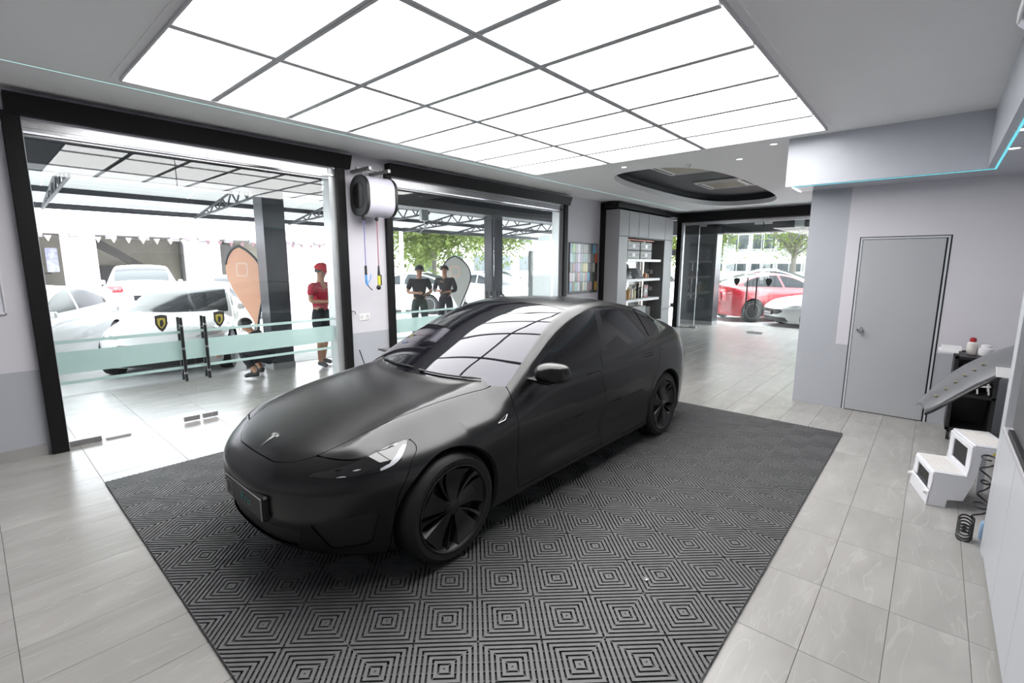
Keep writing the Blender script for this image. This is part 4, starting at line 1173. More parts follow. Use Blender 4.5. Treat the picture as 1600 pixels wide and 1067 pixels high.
def bottle(y, h, r, col, cap, label, x=.24):
    o = empty('bottle', (XL+x, 9.93+y, .891), label, 'bottle', 'car care bottles on the lower shelf')
    b = MB(); b.lathe([(.001, 0), (r, .002), (r, h*.68), (r*.55, h*.78), (r*.36, h*.82), (r*.36, h*.86)], (0, 0, 0), 'z', 16); part('body', b, mat('bottle_%s' % label.split()[0], srgb(*col), .3), o, 40)
    b = MB(); b.lathe([(r*.45, h*.85), (r*.45, h*.95), (r*.2, h)], (0, 0, 0), 'z', 12); b.box((-.01, -.01, h*.93), (.05, .01, h)); part('spray_cap', b, mat('cap_%s' % label.split()[0], srgb(*cap), .4), o)
bottle(.52, .30, .055, (110, 160, 100), (60, 90, 60), 'green bottle at the left end of the lower shelf')
bottle(.70, .20, .05, (150, 140, 110), (40, 40, 40), 'brown short bottle beside the green bottle on the lower shelf')
bottle(.88, .30, .05, (190, 150, 90), (235, 235, 235), 'amber spray bottle with a white head on the lower shelf')
bottle(1.04, .34, .05, (225, 222, 215), (235, 235, 235), 'white tall spray bottle on the lower shelf')
bottle(1.20, .28, .045, (200, 190, 150), (235, 235, 235), 'cream bottle beside the white spray bottle')
bottle(1.38, .36, .045, (26, 26, 28), (20, 20, 20), 'black tall bottle on the lower shelf')
bottle(1.52, .28, .05, (34, 34, 36), (20, 20, 20), 'darkgrey bottle beside the tall black bottle')
o, s = bx_('award_plaque', 'black and red square plaque with a round white emblem', 'plaque', (.20, 1.74, .892), (.23, 2.00, 1.22), M_GLOSSB)
b = MB(); b.lathe([(.085, .0), (.085, .004), (.070, .004), (.070, 0)], (.03, .13, .17), 'x', 28, closed=True); b.lathe([(.001, .003), (.045, .003), (.045, 0)], (.03, .13, .17), 'x', 24); part('round_emblem', b, M_WHITE, o)
b = MB(); b.box((.03, .005, .27), (.032, .255, .30)); b.box((.03, .005, .02), (.032, .255, .045)); part('red_band', b, mat('plaque_red', srgb(170, 30, 44), .4), o)
bx_('storage_case', 'grey printed case standing on the niche floor under the shelves', 'case', (.1, .9, .31), (.38, 1.6, .70), M_CRATE, .008)
bx_('black_bin', 'black slim box beside the case on the niche floor', 'box', (.12, 1.66, .31), (.34, 1.95, .66), M_BLACKP)

# ================================================================ RIGHT SIDE CABINETS
rc = empty('wall_cabinet', (.38, -1.6, 0), 'white base cabinets with a tall end panel along the right edge', 'cabinet')
b = MB(); b.box((.0, 5.42, 0), (.57, 5.56, 2.615), .002); part('tall_end_panel', b, M_CABW, rc)
b = MB(); b.box((.02, 0, .06), (.56, 5.42, .78)); b.box((.05, 0, 0), (.5, 5.42, .06)); part('carcass', b, M_CAB, rc)
for k in range(9):
    y0 = 5.42-.60*(k+1)
    b = MB(); b.box((.0, y0+.0025, .03), (.02, y0+.5975, .78), .0015); part('door', b, M_CABW, rc)
b = MB(); b.box((-.004, 0, .785), (.56, 5.42, .82), .004); part('worktop', b, mat('worktop_grey', srgb(176, 175, 180), .4, var=.03), rc)
b = MB(); b.box((.45, 0, .82), (.56, 5.42, 1.2)); part('back_panel', b, M_CAB, rc)
o = empty('mirror_panel', (.40, 2.32, .821), 'dark grey glossy panel standing on the worktop at the right edge', 'panel')
b = MB(); b.box((0, 0, .03), (.04, 1.38, 1.12), .003); part('panel', b, mat('smoked_mirror', (.09, .09, .095), .35, 0, var=.02), o)
b = MB(); b.box((-.02, 0, 0), (.05, 1.32, .03), .003); part('base_rail', b, M_BLACKP, o)
# ---- two-step plastic stool with suction feet
def stool():
    t = empty('step_stool', (.112, 4.45, 0), 'white plastic two-step stool beside the right hand cabinets', 'stool', rz=radians(15))
    Wd = .40; t.scale = (1, 1, 1.1)
    def sidep(): return [(0, 0), (.10, 0), (.115, .05), (.13, .075), (.30, .06), (.33, .03), (.34, 0), (.46, 0), (.44, .10), (.425, .42), (.41, .44), (.235, .44), (.22, .43), (.195, .235), (.185, .225), (.045, .225), (.03, .215), (.015, .10)]
    # side walls run along local x (depth), width along local y
    for s in (0, 1):
        y0 = 0 if s == 0 else Wd-.012
        P = [(0, 0), (.10, 0), (.105, .045), (.12, .06), (.30, .06), (.315, .045), (.32, 0), (.44, 0), (.425, .25), (.41, .435), (.235, .435), (.215, .225), (.035, .225)]
        # leave the arch open at the back leg
        Pf = [(0, 0), (.115, 0), (.12, .055), (.205, .065), (.25, .20), (.27, .36), (.285, .385), (.385, .385), (.395, .36), (.40, 0), (.445, 0), (.425, .435), (.225, .435), (.20, .225), (.025, .225)]
        b = MB(); b.prism(Pf, y0, y0+.012, 'y'); part('side_wall', b, M_STOOL, t, bevel=.004)
    b = MB(); b.box((.02, 0, .222), (.235, Wd, .24), .008); part('lower_tread', b, M_STOOL, t)
    b = MB(); b.box((.215, 0, .432), (.43, Wd, .45), .008); part('upper_tread', b, M_STOOL, t)
    for nm, x0, z in (('lower', .04, .24), ('upper', .24, .45)):
        b = MB()
        for i in range(7):
            for j in range(14): b.box((x0+.024*i, .03+.025*j, z-.001), (x0+.024*i+.012, .03+.025*j+.012, z+.0018))
        p = part('grip_studs', b, mat('stud_cream', srgb(222, 214, 200), .5), t); p['kind'] = 'stuff'
    b = MB(); b.box((.005, 0, 0), (.02, Wd, .10), .004); b.box((.018, 0, .10), (.032, .07, .225), .004); b.box((.018, Wd-.07, .10), (.032, Wd, .225), .004); b.box((.018, .07, .195), (.032, Wd-.07, .225), .004); part('front_riser', b, M_STOOL, t)
    b = MB(); b.box((.208, 0, .24), (.222, .07, .435), .004); b.box((.208, Wd-.07, .24), (.222, Wd, .435), .004); b.box((.208, .07, .40), (.222, Wd-.07, .435), .004); b.box((.208, .07, .24), (.222, Wd-.07, .27), .004); part('upper_riser', b, M_STOOL, t)
    b = MB(); b.box((.034, .07, .11), (.036, Wd-.07, .19)); b.box((.224, .07, .27), (.226, Wd-.07, .40)); part('riser_shade_sheet', b, M_DARKIN, t)  # dark sheets behind the riser openings imitate the shade inside the stool
    for y in (.02, Wd-.02):
        b = MB(); b.lathe([(.012, -.018), (.014, 0), (.017, .004), (.012, .012)], (.0, y, .085), 'x', 14); part('suction_foot', b, M_WHITE, t)
    b = MB(); b.box((.36, -.001, .30), (.385, .0, .315)); b.box((.32, -.0015, .395), (.36, .0, .41)); part('yellow_sticker', b, mat('sticker_yellow', srgb(214, 200, 60), .5), t)
    return t
M_STOOL = mat('stool_white', srgb(216, 217, 222), .35, var=.01)
stool()
# ---- coiled hose by the cabinet foot
b = MB(); pts = []
N_ = 260
for k in range(N_):
    s = k/N_
    if s < .38: a = s*2*pi*16; r = .036; pts.append((-.02+r*cos(a)+.0, .0+r*sin(a)*.9, .012+.13*s/.38+.03*sin(a)))
    else:
        q = (s-.38)/.62; a = s*2*pi*16*.55; r = .038+.012*sin(q*9); pts.append((.035+.01*q+r*cos(a)*.8, .02+.03*q+r*sin(a), .15+.42*q+.03*cos(a*.5)))
b.tube(pts, .0055, 6)
ch_ = part('coiled_hose', b, M_BLACKP, None, 60, loc=(.325, 4.02, 0)); tag(ch_, 'black coiled air hose on the floor by the white cabinet end', 'hose')
b = MB(); b.lathe([(.02, 0), (.026, .01), (.026, .10), (.018, .12)], (0, 0, 0), 'z', 14)
tag(part('blue_can', b, mat('can_blue', srgb(150, 180, 214), .35), None, 40, loc=(.40, 4.10, .0)), 'pale blue can tangled in the black coiled hose', 'can')
# ---- bonnet sample on a stand
hs_ = empty('bonnet_panel', (0, 0, 0), 'grey curved car bonnet panel sticking out beside the right cabinets', 'car panel')
def bonnet_pt(s, t):
    """s along the length (towards the cabinets), t across"""
    P0, P1 = Vector((.015, 5.02, .665)), Vector((.68, 5.15, 1.12))
    ax = (P1-P0); L = ax.length
    d = ax.normalized(); c = Vector((-.35, .93, 0)).normalized()
    up_ = Vector((0, 0, 1))
    w = .16+.22*min(1, s*2.2)**.6
    hump = .16*sin(pi*min(1, .08+s*.62)) - .05
    return P0+ax*s+c*(t*w*.55)+up_*(hump-.035*t*t-.03*(1-min(1, s*3)))
b = MB(); ns, nt = 24, 16; V = []
for i in range(ns+1):
    for j in range(nt+1): V.append(bonnet_pt(i/ns, -1+2*j/nt))
m_ = len(V); V += [p-Vector((0, 0, .022)) for p in V]
Fs = []
for i in range(ns):
    for j in range(nt):
        a = i*(nt+1)+j; q = (a, a+nt+1, a+nt+2, a+1); Fs += [q[::-1], tuple(x+m_ for x in q)]
for i in range(ns):
    for j in (0, nt): a = i*(nt+1)+j; Fs.append((a, a+nt+1, m_+a+nt+1, m_+a))
for j in range(nt):
    for i in (0, ns): a = i*(nt+1)+j; Fs.append((a, a+1, m_+a+1, m_+a))
b.add(V, Fs); part('skin', b, mat('bonnet_grey', srgb(112, 113, 116), .3, .3, var=.03), hs_, 50)
b = MB()
for k in range(6):
    p = bonnet_pt(.10+.075*k, -.35+.05*k); b.box((p.x-.014, p.y-.02, p.z+.003), (p.x+.016, p.y+.014, p.z+.007))
part('faded_letters', b, mat('faded_yellow', srgb(150, 142, 110), .5), hs_)
b = MB(); pts = [bonnet_pt(k/20*.9, -1.0)+Vector((0, 0, -.035)) for k in range(21)]; b.tube(pts, .010, 6); part('edge_seal', b, M_BLACKP, hs_, 60)
b = MB(); b.box((.62, 5.06, .0), (.65, 5.10, 1.05)); b.box((.62, 5.40, 0), (.65, 5.44, 1.05)); b.box((.60, 5.04, 0), (.68, 5.5, .03)); b.box((.62, 5.06, 1.02), (.65, 5.44, 1.05)); part('stand', b, M_BLACKP, hs_)
b = MB(); b.prism([(4.86, .93), (5.0, .90), (5.02, .98), (4.88, 1.0)], .40, .52, 'x'); part('white_bracket', b, M_WHITE, hs_)
# ---- tool trolley by the back wall
tr = empty('tool_trolley', (.22, 6.35, 0), 'black narrow tool trolley standing against the back wall behind the bonnet panel', 'trolley')
b = MB(); b.box((0, 0, .10), (.03, .42, .86)); b.box((.30, 0, .10), (.33, .42, .86)); b.box((.0, .39, .10), (.33, .42, .86)); part('frame', b, M_BLACKP, tr)
for z in (.10, .45, .82):
    b = MB(); b.box((0, 0, z), (.33, .42, z+.03), .004); part('tray', b, M_BLACKP, tr)
for x_ in (.03, .30):
    for y_ in (.03, .39):
        b = MB(); b.cyl((x_-.012, y_, .045), .045, .024, 'x', 20); w_ = part('caster', b, M_BLACKP, tr, 40)
        b = MB(); b.cyl((x_-.014, y_, .045), .018, .028, 'x', 12); part('hub', b, M_CHROME, w_)
tz = [('spray_head', 'red capped spray bottle on top of the trolley', 'bottle', (.12, .2, .853), .04, .16, srgb(150, 30, 40)), ('white_tub', 'white tub on top of the trolley', 'tub', (.22, .2, .853), .06, .10, srgb(220, 220, 222)), ('red_tub', 'red tub on the middle trolley tray', 'tub', (.12, .26, .482), .035, .11, srgb(200, 60, 60)), ]
for nm, lb_, ct, p, r, h, c_ in tz:
    o = empty(nm, (.22+p[0], 6.35+p[1], p[2]), lb_, ct)
    b = MB(); b.lathe([(r*.9, 0), (r, .01), (r, h*.7), (r*.6, h*.8)], (0, 0, 0), 'z', 18); part('body', b, mat(nm+'_body', c_ if nm != 'spray_head' else srgb(210, 206, 200), .4), o, 40)
    b = MB(); b.lathe([(r*.65, h*.8), (r*.65, h), (r*.3, h+.01)], (0, 0, 0), 'z', 16); part('cap', b, mat(nm+'_cap', c_, .4), o, 40)
o = empty('paper_stack', (.14, 6.30, .905), 'white folded papers beside the red capped bottle', 'papers')
b = MB(); b.box((-.05, 0, -.02), (.10, .2, .0)); b.box((-.03, .02, .0), (.12, .2, .03)); part('sheets', b, M_WHITE, o)
o = empty('wire_rack', (.33, 6.40, .0625), 'small white plastic frame on the trolley above the step stool', 'rack')
b = MB()
for z, dx in ((.42, 0), (.50, -.03)): b.tube([(dx, 0, z+.07), (.17, 0, z+.09), (.17, .18, z+.09), (dx, .18, z+.07)], .009, 8, close=True)
for x_ in (.02, .09, .17): b.tube([(x_, 0, .43), (x_-.02, 0, .58)], .007, 8); b.tube([(x_, .18, .43), (x_-.02, .18, .58)], .007, 8)
part('frame', b, M_WHITE, o, 60)
# ================================================================ OUTSIDE
M_ASPH = mat('pale_asphalt', srgb(196, 196, 196), .8, var=.08, scale=4)
b = MB(); b.box((-60, -40, -.25), (XL-2.4, 70, -.06)); b.box((XL-2.4, 15.0, -.25), (40, 70, -.06)); b.box((XL-2.4, -40, -.25), (40, YN-.5, -.06))
struct('ground', b, M_ASPH)
b = MB(); b.box((XL-2.52, YN, -.06), (XL-2.4, 15.1, -.002)); b.box((XL-2.4, 15.0, -.06), (XR, 15.12, -.002)); struct('kerb', b, mat('kerb_grey', srgb(150, 150, 150), .7))
# building columns and beams in charcoal tile
M_COL = mat('charcoal_column_tile', srgb(62, 65, 70), .3, var=.12, scale=5)
def column(x0, x1, y0, y1, n, z1=3.3):
    b = MB(); b.box((x0, y0, .10), (x1, y1, z1)); c = struct('column_%d' % n, b, M_COL)
    b = MB(); b.box((x0-.01, y0-.01, -.05), (x1+.01, y1+.01, .10)); part('plinth', b, mat('plinth_grey', srgb(140, 140, 142), .5), c)
column(-8.38, -8.05, 3.22, 3.56, 1); column(-8.30, -8.05, 8.42, 8.80, 2); column(-5.83, -4.80, 14.3, 14.75, 3); column(-8.42, -7.98, -2.1, -1.6, 4)
b = MB(); b.box((-8.45, -3, 2.86), (-7.95, 15, 3.35)); b.box((-8.45, 14.3, 2.62), (1.3, 14.8, 3.35)); b.box((-6.45, 14.45, 2.02), (-5.83, 14.6, 2.2))
struct('beam', b, M_CHAR)
b = MB(); b.box((-8.2, -3, 3.2), (XL-WT, 15, 3.4)); b.box((-8.2, YF+.2, 3.2), (1.3, 14.8, 3.4)); struct('outer_soffit', b, M_CHAR)
b = MB(); b.box((XL-WT-.01, YN, 3.0), (XL-WT, YF, 3.4)); struct('outer_band', b, M_CHAR)
# roof slab above everything so that daylight enters only through the glass
b = MB(); b.box((-8.45, -3, 3.42), (6, 15, 3.6)); struct('roof', b, M_CHAR)
b = MB(); b.box((XR, -3, 0), (XR+.2, 15, 3.4)); struct('outer_wall', b, M_CHAR)
# ---- awning with steel trusses
aw = empty('awning', (-8.48, 0, 0), 'translucent sheet awning on dark steel trusses outside the glass fronts', 'awning')
M_STD = mat('dark_steel_paint', srgb(44, 46, 52), .5)
def awz(x): return 3.30-(.0+x)*.15   # x metres out from the beam
def am():
    m = bpy.data.materials.new('translucent_sheet'); m.use_nodes = True; nt = m.node_tree; nt.nodes.clear()
    o = nt.nodes.new('ShaderNodeOutputMaterial'); d = nt.nodes.new('ShaderNodeBsdfDiffuse'); t = nt.nodes.new('ShaderNodeBsdfTranslucent'); x = nt.nodes.new('ShaderNodeMixShader')
    w = nt.nodes.new('ShaderNodeTexWave'); w.inputs['Scale'].default_value = 6; cr = nt.nodes.new('ShaderNodeValToRGB')
    cr.color_ramp.elements[0].color = (.46, .46, .46, 1); cr.color_ramp.elements[1].color = (.52, .52, .515, 1)
    nt.links.new(w.outputs[0], cr.inputs[0]); nt.links.new(cr.outputs[0], d.inputs[0]); nt.links.new(cr.outputs[0], t.inputs[0])
    x.inputs[0].default_value = .55; nt.links.new(d.outputs[0], x.inputs[1]); nt.links.new(t.outputs[0], x.inputs[2]); nt.links.new(x.outputs[0], o.inputs[0]); return m
M_AWN = am()
for k in range(9):
    y0 = -3+2.0*k
    b = MB(); b.add([(0, y0, awz(0)), (0, y0+1.98, awz(0)), (-3.4, y0+1.98, awz(3.4)), (-3.4, y0, awz(3.4)), (0, y0, awz(0)+.01), (0, y0+1.98, awz(0)+.01), (-3.4, y0+1.98, awz(3.4)+.01), (-3.4, y0, awz(3.4)+.01)], [(0, 1, 2, 3), (7, 6, 5, 4), (0, 4, 5, 1), (1, 5, 6, 2), (2, 6, 7, 3), (3, 7, 4, 0)]); part('sheet', b, M_AWN, aw)
for x_ in (.15, 1.2, 2.3, 3.36):
    b = MB(); z = awz(x_)-.06; b.box((-x_-.025, -3, z-.05 if x_ < 3 else z-.06), (-x_+.025, 15, z+.04)); part('purlin', b, M_STD, aw)
for y_ in (-1.0, 1.05, 3.35, 5.3, 6.9, 8.6, 10.4, 12.4):
    b = MB(); r = .022
    zt = lambda x: awz(x)-.13; zl = lambda x: awz(x)-.13-.34*(1-x/3.4)
    b.tube([(0, y_, zt(0)), (-3.3, y_, zt(3.3))], r, 6); b.tube([(0, y_, zl(0)), (-3.3, y_, zl(3.3))], r, 6)
    for k in range(7):
        x0 = k*.47; b.tube([(-x0, y_, zl(x0)), (-x0-.235, y_, zt(x0+.235))], r*.7, 5); b.tube([(-x0-.235, y_, zt(x0+.235)), (-x0-.47, y_, zl(x0+.47))], r*.7, 5)
    part('truss', b, M_STD, aw, 50)
b = MB(); b.box((-1.2, 7.15, 2.48), (-1.13, 7.3, 2.7), .01); b.tube([(-1.16, 7.22, 2.48), (-1.16, 7.2, 2.2), (-1.3, 7.1, 2.15)], .012, 6)
# ---- cars outside, built from the same kind of body surface
def car_grid(nf, nm, nr, nt):
    C0, C1 = np.array([1.0, 0, .5]), np.array([3.75, 0, .6]); O, D = [], []; th = np.linspace(0, pi, nt)
    for i in range(nf): ph = (pi/2)*(1-i/nf); O += [C0]*nt; D += [(-sin(ph), cos(ph)*sin(t), cos(ph)*cos(t)) for t in th]
    for i in range(nm+1): O += [C0+(C1-C0)*i/nm]*nt; D += [(0, sin(t), cos(t)) for t in th]
    for i in range(1, nr+1): ph = (pi/2)*i/nr; O += [C1]*nt; D += [(sin(ph), cos(ph)*sin(t), cos(ph)*cos(t)) for t in th]
    P = cast(np.array(O), np.array(D)); P[:, 1] = np.maximum(P[:, 1], 0); ns = nf+nm+1+nr; Fs = []
    for i in range(ns-1):
        for j in range(nt-1):
            a = i*nt+j; b_ = a+nt
            Fs.append((a, b_+1, b_) if i == 0 else ((a, a+1, b_) if i == ns-2 else (a, a+1, b_+1, b_)))
    return Surf(P), Fs
S2, G0 = car_grid(36, 50, 30, 52)
_, G1 = split(S2, G0, arch)
g_ws, G1 = split(S2, G1, lambda u, v, z: np.maximum(glass_top(u, v, z), u-2.42))
g_rf, G1 = split(S2, G1, lambda u, v, z: np.maximum(glass_top(u, v, z), u-3.28))
g_rw, G1 = split(S2, G1, glass_top)
g_sd, G1 = split(S2, G1, dl2)
g_b, g_sd2 = split(S2, g_sd, lambda u, v, z: np.abs(u-(2.65+(z-1)*.36))-.035)
g_hl, G1 = split(S2, G1, hl)
g_tl, G1 = split(S2, G1, tl)
g_gr, G1 = split(S2, G1, lambda u, v, z: np.maximum.reduce([polysd(v, z, [(-.1, .56), (.50, .57), (.56, .50), (.40, .42), (-.1, .41)]), u-.6]))
g_it, G1 = split(S2, G1, lambda u, v, z: np.maximum.reduce([polysd(v, z, [(-.1, .34), (.60, .34), (.66, .22), (-.1, .20)]), u-.6]))
M_OG = mat('outside_car_glass', (.02, .024, .028), .12, var=0, ior=1.35, spec=.3)
M_TAIL = mat('outside_tail_red', srgb(190, 40, 46), .2, var=0)
M_HEAD = mat('outside_headlamp', (.45, .46, .48), .12, .4, var=0)
protos = {}
def out_car(name, label, paint, loc, rz, scale=(1, 1, 1), grille=None, group=None):
    t = empty(name, loc, label, 'car', group, rz); t.scale = scale
    if not protos:
        P_ = {}
        for nm, fs, m in (('body_shell', G1+g_b, M_WHITE), ('windscreen', g_ws, M_OG), ('roof_panel', g_rf, M_WHITE), ('rear_window', g_rw, M_OG), ('front_grille', g_gr, M_BLACKP), ('lower_grille', g_it, M_BLACKP)):
            P_[nm] = tag_mesh(nm, S2.V, fs, m, None, both=True)
        for nm, fs, m in (('side_window', g_sd2, M_OG), ('headlight', g_hl, M_HEAD), ('tail_lamp', g_tl, M_TAIL)):
            for mi_ in (False, True): P_[nm+str(mi_)] = tag_mesh(nm, S2.V, fs, m, None, mi_)
        P_['inner_shell'] = tag_mesh('inner_shell', S2.V, split(S2, G0, lambda u, v, z: np.maximum(np.minimum(np.hypot(u-WH[0][0], z-WH[0][1]), np.hypot(u-WH[1][0], z-WH[1][1]))-RA-.01, .60-v))[1], M_DARKIN, None, both=True, off=-.02)
        for k, (u, s) in enumerate(((.845, 1), (.845, -1), (3.72, 1), (3.72, -1))):
            b = MB(); X = .1
            b.lathe([(.20, -X), (.32, -X), (.334, -.05), (.334, .05), (.32, X), (.22, X)], (0, 0, 0), 'x', 32)
            w = part('wheel', b, M_RUBBER, None, 30, loc=(s*.80, u, .334)); w.rotation_euler = (0, 0, 0 if s > 0 else pi)
            b = MB(); b.lathe([(.215, X+.004), (.225, X+.006), (.215, X-.02), (.001, X-.05)], (0, 0, 0), 'x', 32, cap=False)
            for q in range(7):
                a = 2*pi*q/7
                for da in (-.09, .09): b.add([(X-.005, .03*cos(a+da*3), .03*sin(a+da*3)), (X-.005, .215*cos(a+da-.05), .215*sin(a+da-.05)), (X-.005, .215*cos(a+da+.05), .215*sin(a+da+.05)), (X-.005, .03*cos(a+da*3+.3), .03*sin(a+da*3+.3))], [(0, 1, 2, 3)])
            part('alloy_rim', b, mat('alloy_silver', (.5, .5, .52), .3, .7), w)
            P_['wheel%d' % k] = w
        for s in (1, -1):
            b = MB(); b.box((s*.90, 1.50, .96), (s*1.02, 1.58, 1.06), .02); P_['mirror%d' % s] = part('door_mirror', b, M_WHITE, None)
        b = MB(); b.box((-.22, -.02, .40), (.22, .03, .50), .004); P_['plf'] = part('number_plate', b, mat('plate_dark', (.015, .015, .018), .3), None)
        b = MB()
        for k in range(6): b.box((-.17+.06*k, -.022, .425), (-.135+.06*k, -.0205, .475))
        part('plate_letters', b, M_WHITE, P_['plf'])
        b = MB(); b.box((-.22, 4.66, .68), (.22, 4.74, .79), .004); P_['plr'] = part('number_plate', b, mat('plate_dark', (.015, .015, .018), .3), None)
        protos.update(P_)
        for o in P_.values(): o.parent = t
        src = list(P_.values())
    else:
        src = []
        for o in protos.values():
            src.append(copy_tree(o, t))
    for o in src:
        if o.name.split('.')[0] in ('body_shell', 'roof_panel', 'door_mirror'):
            o.material_slots[0].link = 'OBJECT'; o.material_slots[0].material = paint
        if grille and o.name.split('.')[0] in ('lower_grille',):
            o.material_slots[0].link = 'OBJECT'; o.material_slots[0].material = grille
    return t
M_CW = mat('white_car_paint', (.62, .62, .63), .25, var=0, coat=.5)
M_CR = mat('red_car_paint', srgb(160, 26, 42), .25, var=0, coat=.5)
M_CB = mat('blue_car_paint', srgb(56, 70, 160), .25, var=0, coat=.5)
M_CD = mat('dark_car_paint', srgb(60, 64, 78), .25, var=0, coat=.5)
M_CS = mat('silver_car_paint', srgb(150, 152, 158), .25, .4, var=0, coat=.5)
gz = -.06
# local car: nose at origin, body towards +y; rz rotates it
out_car('parked_car', 'white sedan facing the left glass front with a dark number plate', M_CW, (-8.8, 1.8, gz), radians(62), (1, 1, 1.0))
out_car('parked_car', 'white car at the far left of the first glass front', M_CW, (-9.4, -.75, gz), radians(60), (1, 1, .98))
out_car('parked_suv', 'white sport utility vehicle seen from behind in the shop forecourt', M_CW, (-19.9, 3.97, gz), radians(-101.5), (1.0, .92, 1.22))
out_car('parked_car', 'white hatchback parked beyond the orange teardrop flag', M_CW, (-20.3, 6.9, gz), radians(-108.6), (1, .9, 1.0))
out_car('parked_car', 'white car parked beyond the person in red', M_CW, (-17.3, 9.9, gz), radians(-60), (1, 1, 1.05))
out_car('parked_car', 'white saloon behind the man in the dark shirt', M_CW, (-11.8, 14.6, gz), radians(80), (1, 1, 1.0))
out_car('parked_car', 'dark blue saloon behind the two men', M_CD, (-17.5, 21.0, gz), radians(80), (1, 1, 1.0))
out_car('parked_car', 'bright blue hatchback to the right of the second column', M_CB, (-14.5, 25.5, gz), radians(150), (1, 1, 1.0))
out_car('parked_car', 'red hatchback outside the far glass front', M_CR, (-2.40, 19.7, gz), radians(137.4), (1, 1, 1.08))
out_car('parked_car', 'white car with a wide dark grille beside the red hatchback', M_CW, (-3.62, 15.55, gz), radians(-52), (1.02, 1, .98))
out_car('parked_car', 'white car half hidden behind the far dark column', M_CW, (-8.9, 16.6, gz), radians(6), (1, 1, 1.05))
out_car('parked_car', 'white long car behind the red hatchback', M_CW, (-8.4, 23.0, gz), radians(-84), (1, 1, 1.15))

# ---- teardrop flags
def flag(x, y, z0, h, w, rz, col, label, trim, lean=.0):
    t = empty('teardrop_flag', (x, y, 0), label, 'flag', rz=rz)
    n = 22; P = []
    for k in range(n+1):
        s = k/n
        # outline: pole side bows out and hooks over at the top
        P.append((w*(.10+.55*sin(pi*min(1, s*1.0)*.5)**1.5)+lean*s, z0+h*s))
    def ol(s):  # right side
        return (lean*s+w*.52*sin(pi*s**1.15)**.8 if s < 1 else lean, z0+h*s)
    R_ = [(lean*s + w*.50*(sin(pi*min(1, s**1.7))**.75), z0+h*s) for s in [k/n for k in range(n+1)]]
    L_ = [(lean*s - w*.50*(sin(pi*min(1, s**1.7))**.75), z0+h*s) for s in [k/n for k in range(n+1)]]
    poly = R_+L_[::-1][1:-1]
    b = MB(); b.prism(poly, -.004, .004, 'y'); part('banner', b, col, t)
    b = MB(); b.tube([(lean*0, 0, .03)]+[(p[0]+.02, 0, p[1]+.0) for p in R_[1:]]+[(p[0]-.0, 0, p[1]+.015) for p in L_[::-1][1:6]], .02, 8); part('pole', b, trim, t, 60)
    b = MB(); m_ = 6; o1 = rrect(lean*.72-.02, z0+h*.72, w*.34, w*.40, w*.08, 4); i1 = rrect(lean*.72-.02, z0+h*.72, w*.24, w*.30, w*.05, 4); q = len(o1)
    b.add([(p[0], -.006, p[1]) for p in o1]+[(p[0], -.006, p[1]) for p in i1], [(i, (i+1) % q, q+(i+1) % q, q+i) for i in range(q)]); part('square_logo', b, mat('flag_pale', srgb(225, 190, 170), .6), t)
    b = MB(); b.box((-.16, -.16, -.06), (.16, .16, .03)); b.box((-.04, -.04, .03), (.04, .04, .25)); part('base_plate', b, M_STD, t)
flag(-8.72, 3.26, .62, 1.40, .60, radians(42), mat('flag_orange', srgb(222, 168, 140), .7, var=.02), 'orange teardrop flag beside the dark column', M_STD, lean=-.22)
flag(-9.6, 8.75, .5, 1.45, .75, radians(42), mat('flag_white', srgb(188, 188, 182), .7, var=.02), 'white teardrop flag behind the two men', M_STD, lean=-.1)
# ---- posts
def post(x, y, h, r, label, col, name='lamp_post'):
    t = empty(name, (x, y, gz), label, 'post')
    b = MB(); b.lathe([(r*1.6, 0), (r*1.6, .1), (r, .14), (r*.8, h)], (0, 0, 0), 'z', 14); part('pole', b, col, t, 40)
    b = MB(); b.lathe([(r*1.2, h), (r*1.4, h+.1), (r*.4, h+.3)], (0, 0, 0), 'z', 14); part('finial', b, col, t, 40)
M_POST = mat('post_pale', srgb(196, 204, 204), .5)
post(-12.4, 4.9, 6, .07, 'pale round post seen between the parked white cars', M_POST)
post(-13.2, 9.55, 6, .07, 'pale post at the left edge of the second glass front', M_POST)
post(-3.2, 22.5, 7, .12, 'pale post with an orange band outside the far glass front', M_POST)
# roll-up banner outside the second front
t = empty('banner_stand', (-6.7, 8.15, 0), 'plain grey back of a roll-up banner standing outside the second glass front', 'banner', rz=radians(0))
b = MB(); b.box((0, 0, .08), (.01, .85, 2.0)); part('sheet', b, mat('banner_back', srgb(190, 192, 190), .6, var=.03), t)
b = MB(); b.box((-.08, -.02, 0), (.08, .87, .08), .02); b.box((-.012, 0, 2.0), (.02, .85, 2.03)); b.tube([(-.02, .42, .08), (-.02, .42, 2.0)], .012, 8); part('base_rail', b, M_ALU, t)
# ---- shop building across the forecourt
M_SHOPW = mat('shop_white', srgb(228, 222, 228), .6, var=.02)
M_SHOPP = mat('shop_pillar_pinkish', srgb(226, 212, 220), .6, var=.02)
sb_ = empty('shop_building', (-21.2, 0, gz), 'white shop row with pillars and a broad white fascia across the forecourt', 'building')
b = MB(); b.box((-.6, -14, 2.75), (.3, 11.6, 3.9)); part('fascia', b, M_SHOPW, sb_)
b = MB(); b.box((-7, -14, 3.9), (.3, 11.6, 5.5)); part('upper_wall', b, M_SHOPW, sb_)
b = MB(); b.box((-6.2, -14, 0), (-6, 11.6, 3.0)); b.box((-6.2, -14, 2.9), (-.5, 11.6, 3.0)); part('inner_wall', b, mat('shop_inner_beige', srgb(160, 154, 144), .7, var=.1, scale=2), sb_)
for y0, y1 in ((-2.4, -1.6), (2.25, 3.05), (5.75, 6.75), (9.5, 10.0), (11.3, 11.6)):
    b = MB(); b.box((-.7, y0, 0), (.1, y1, 2.75)); part('pillar', b, M_SHOPP, sb_)
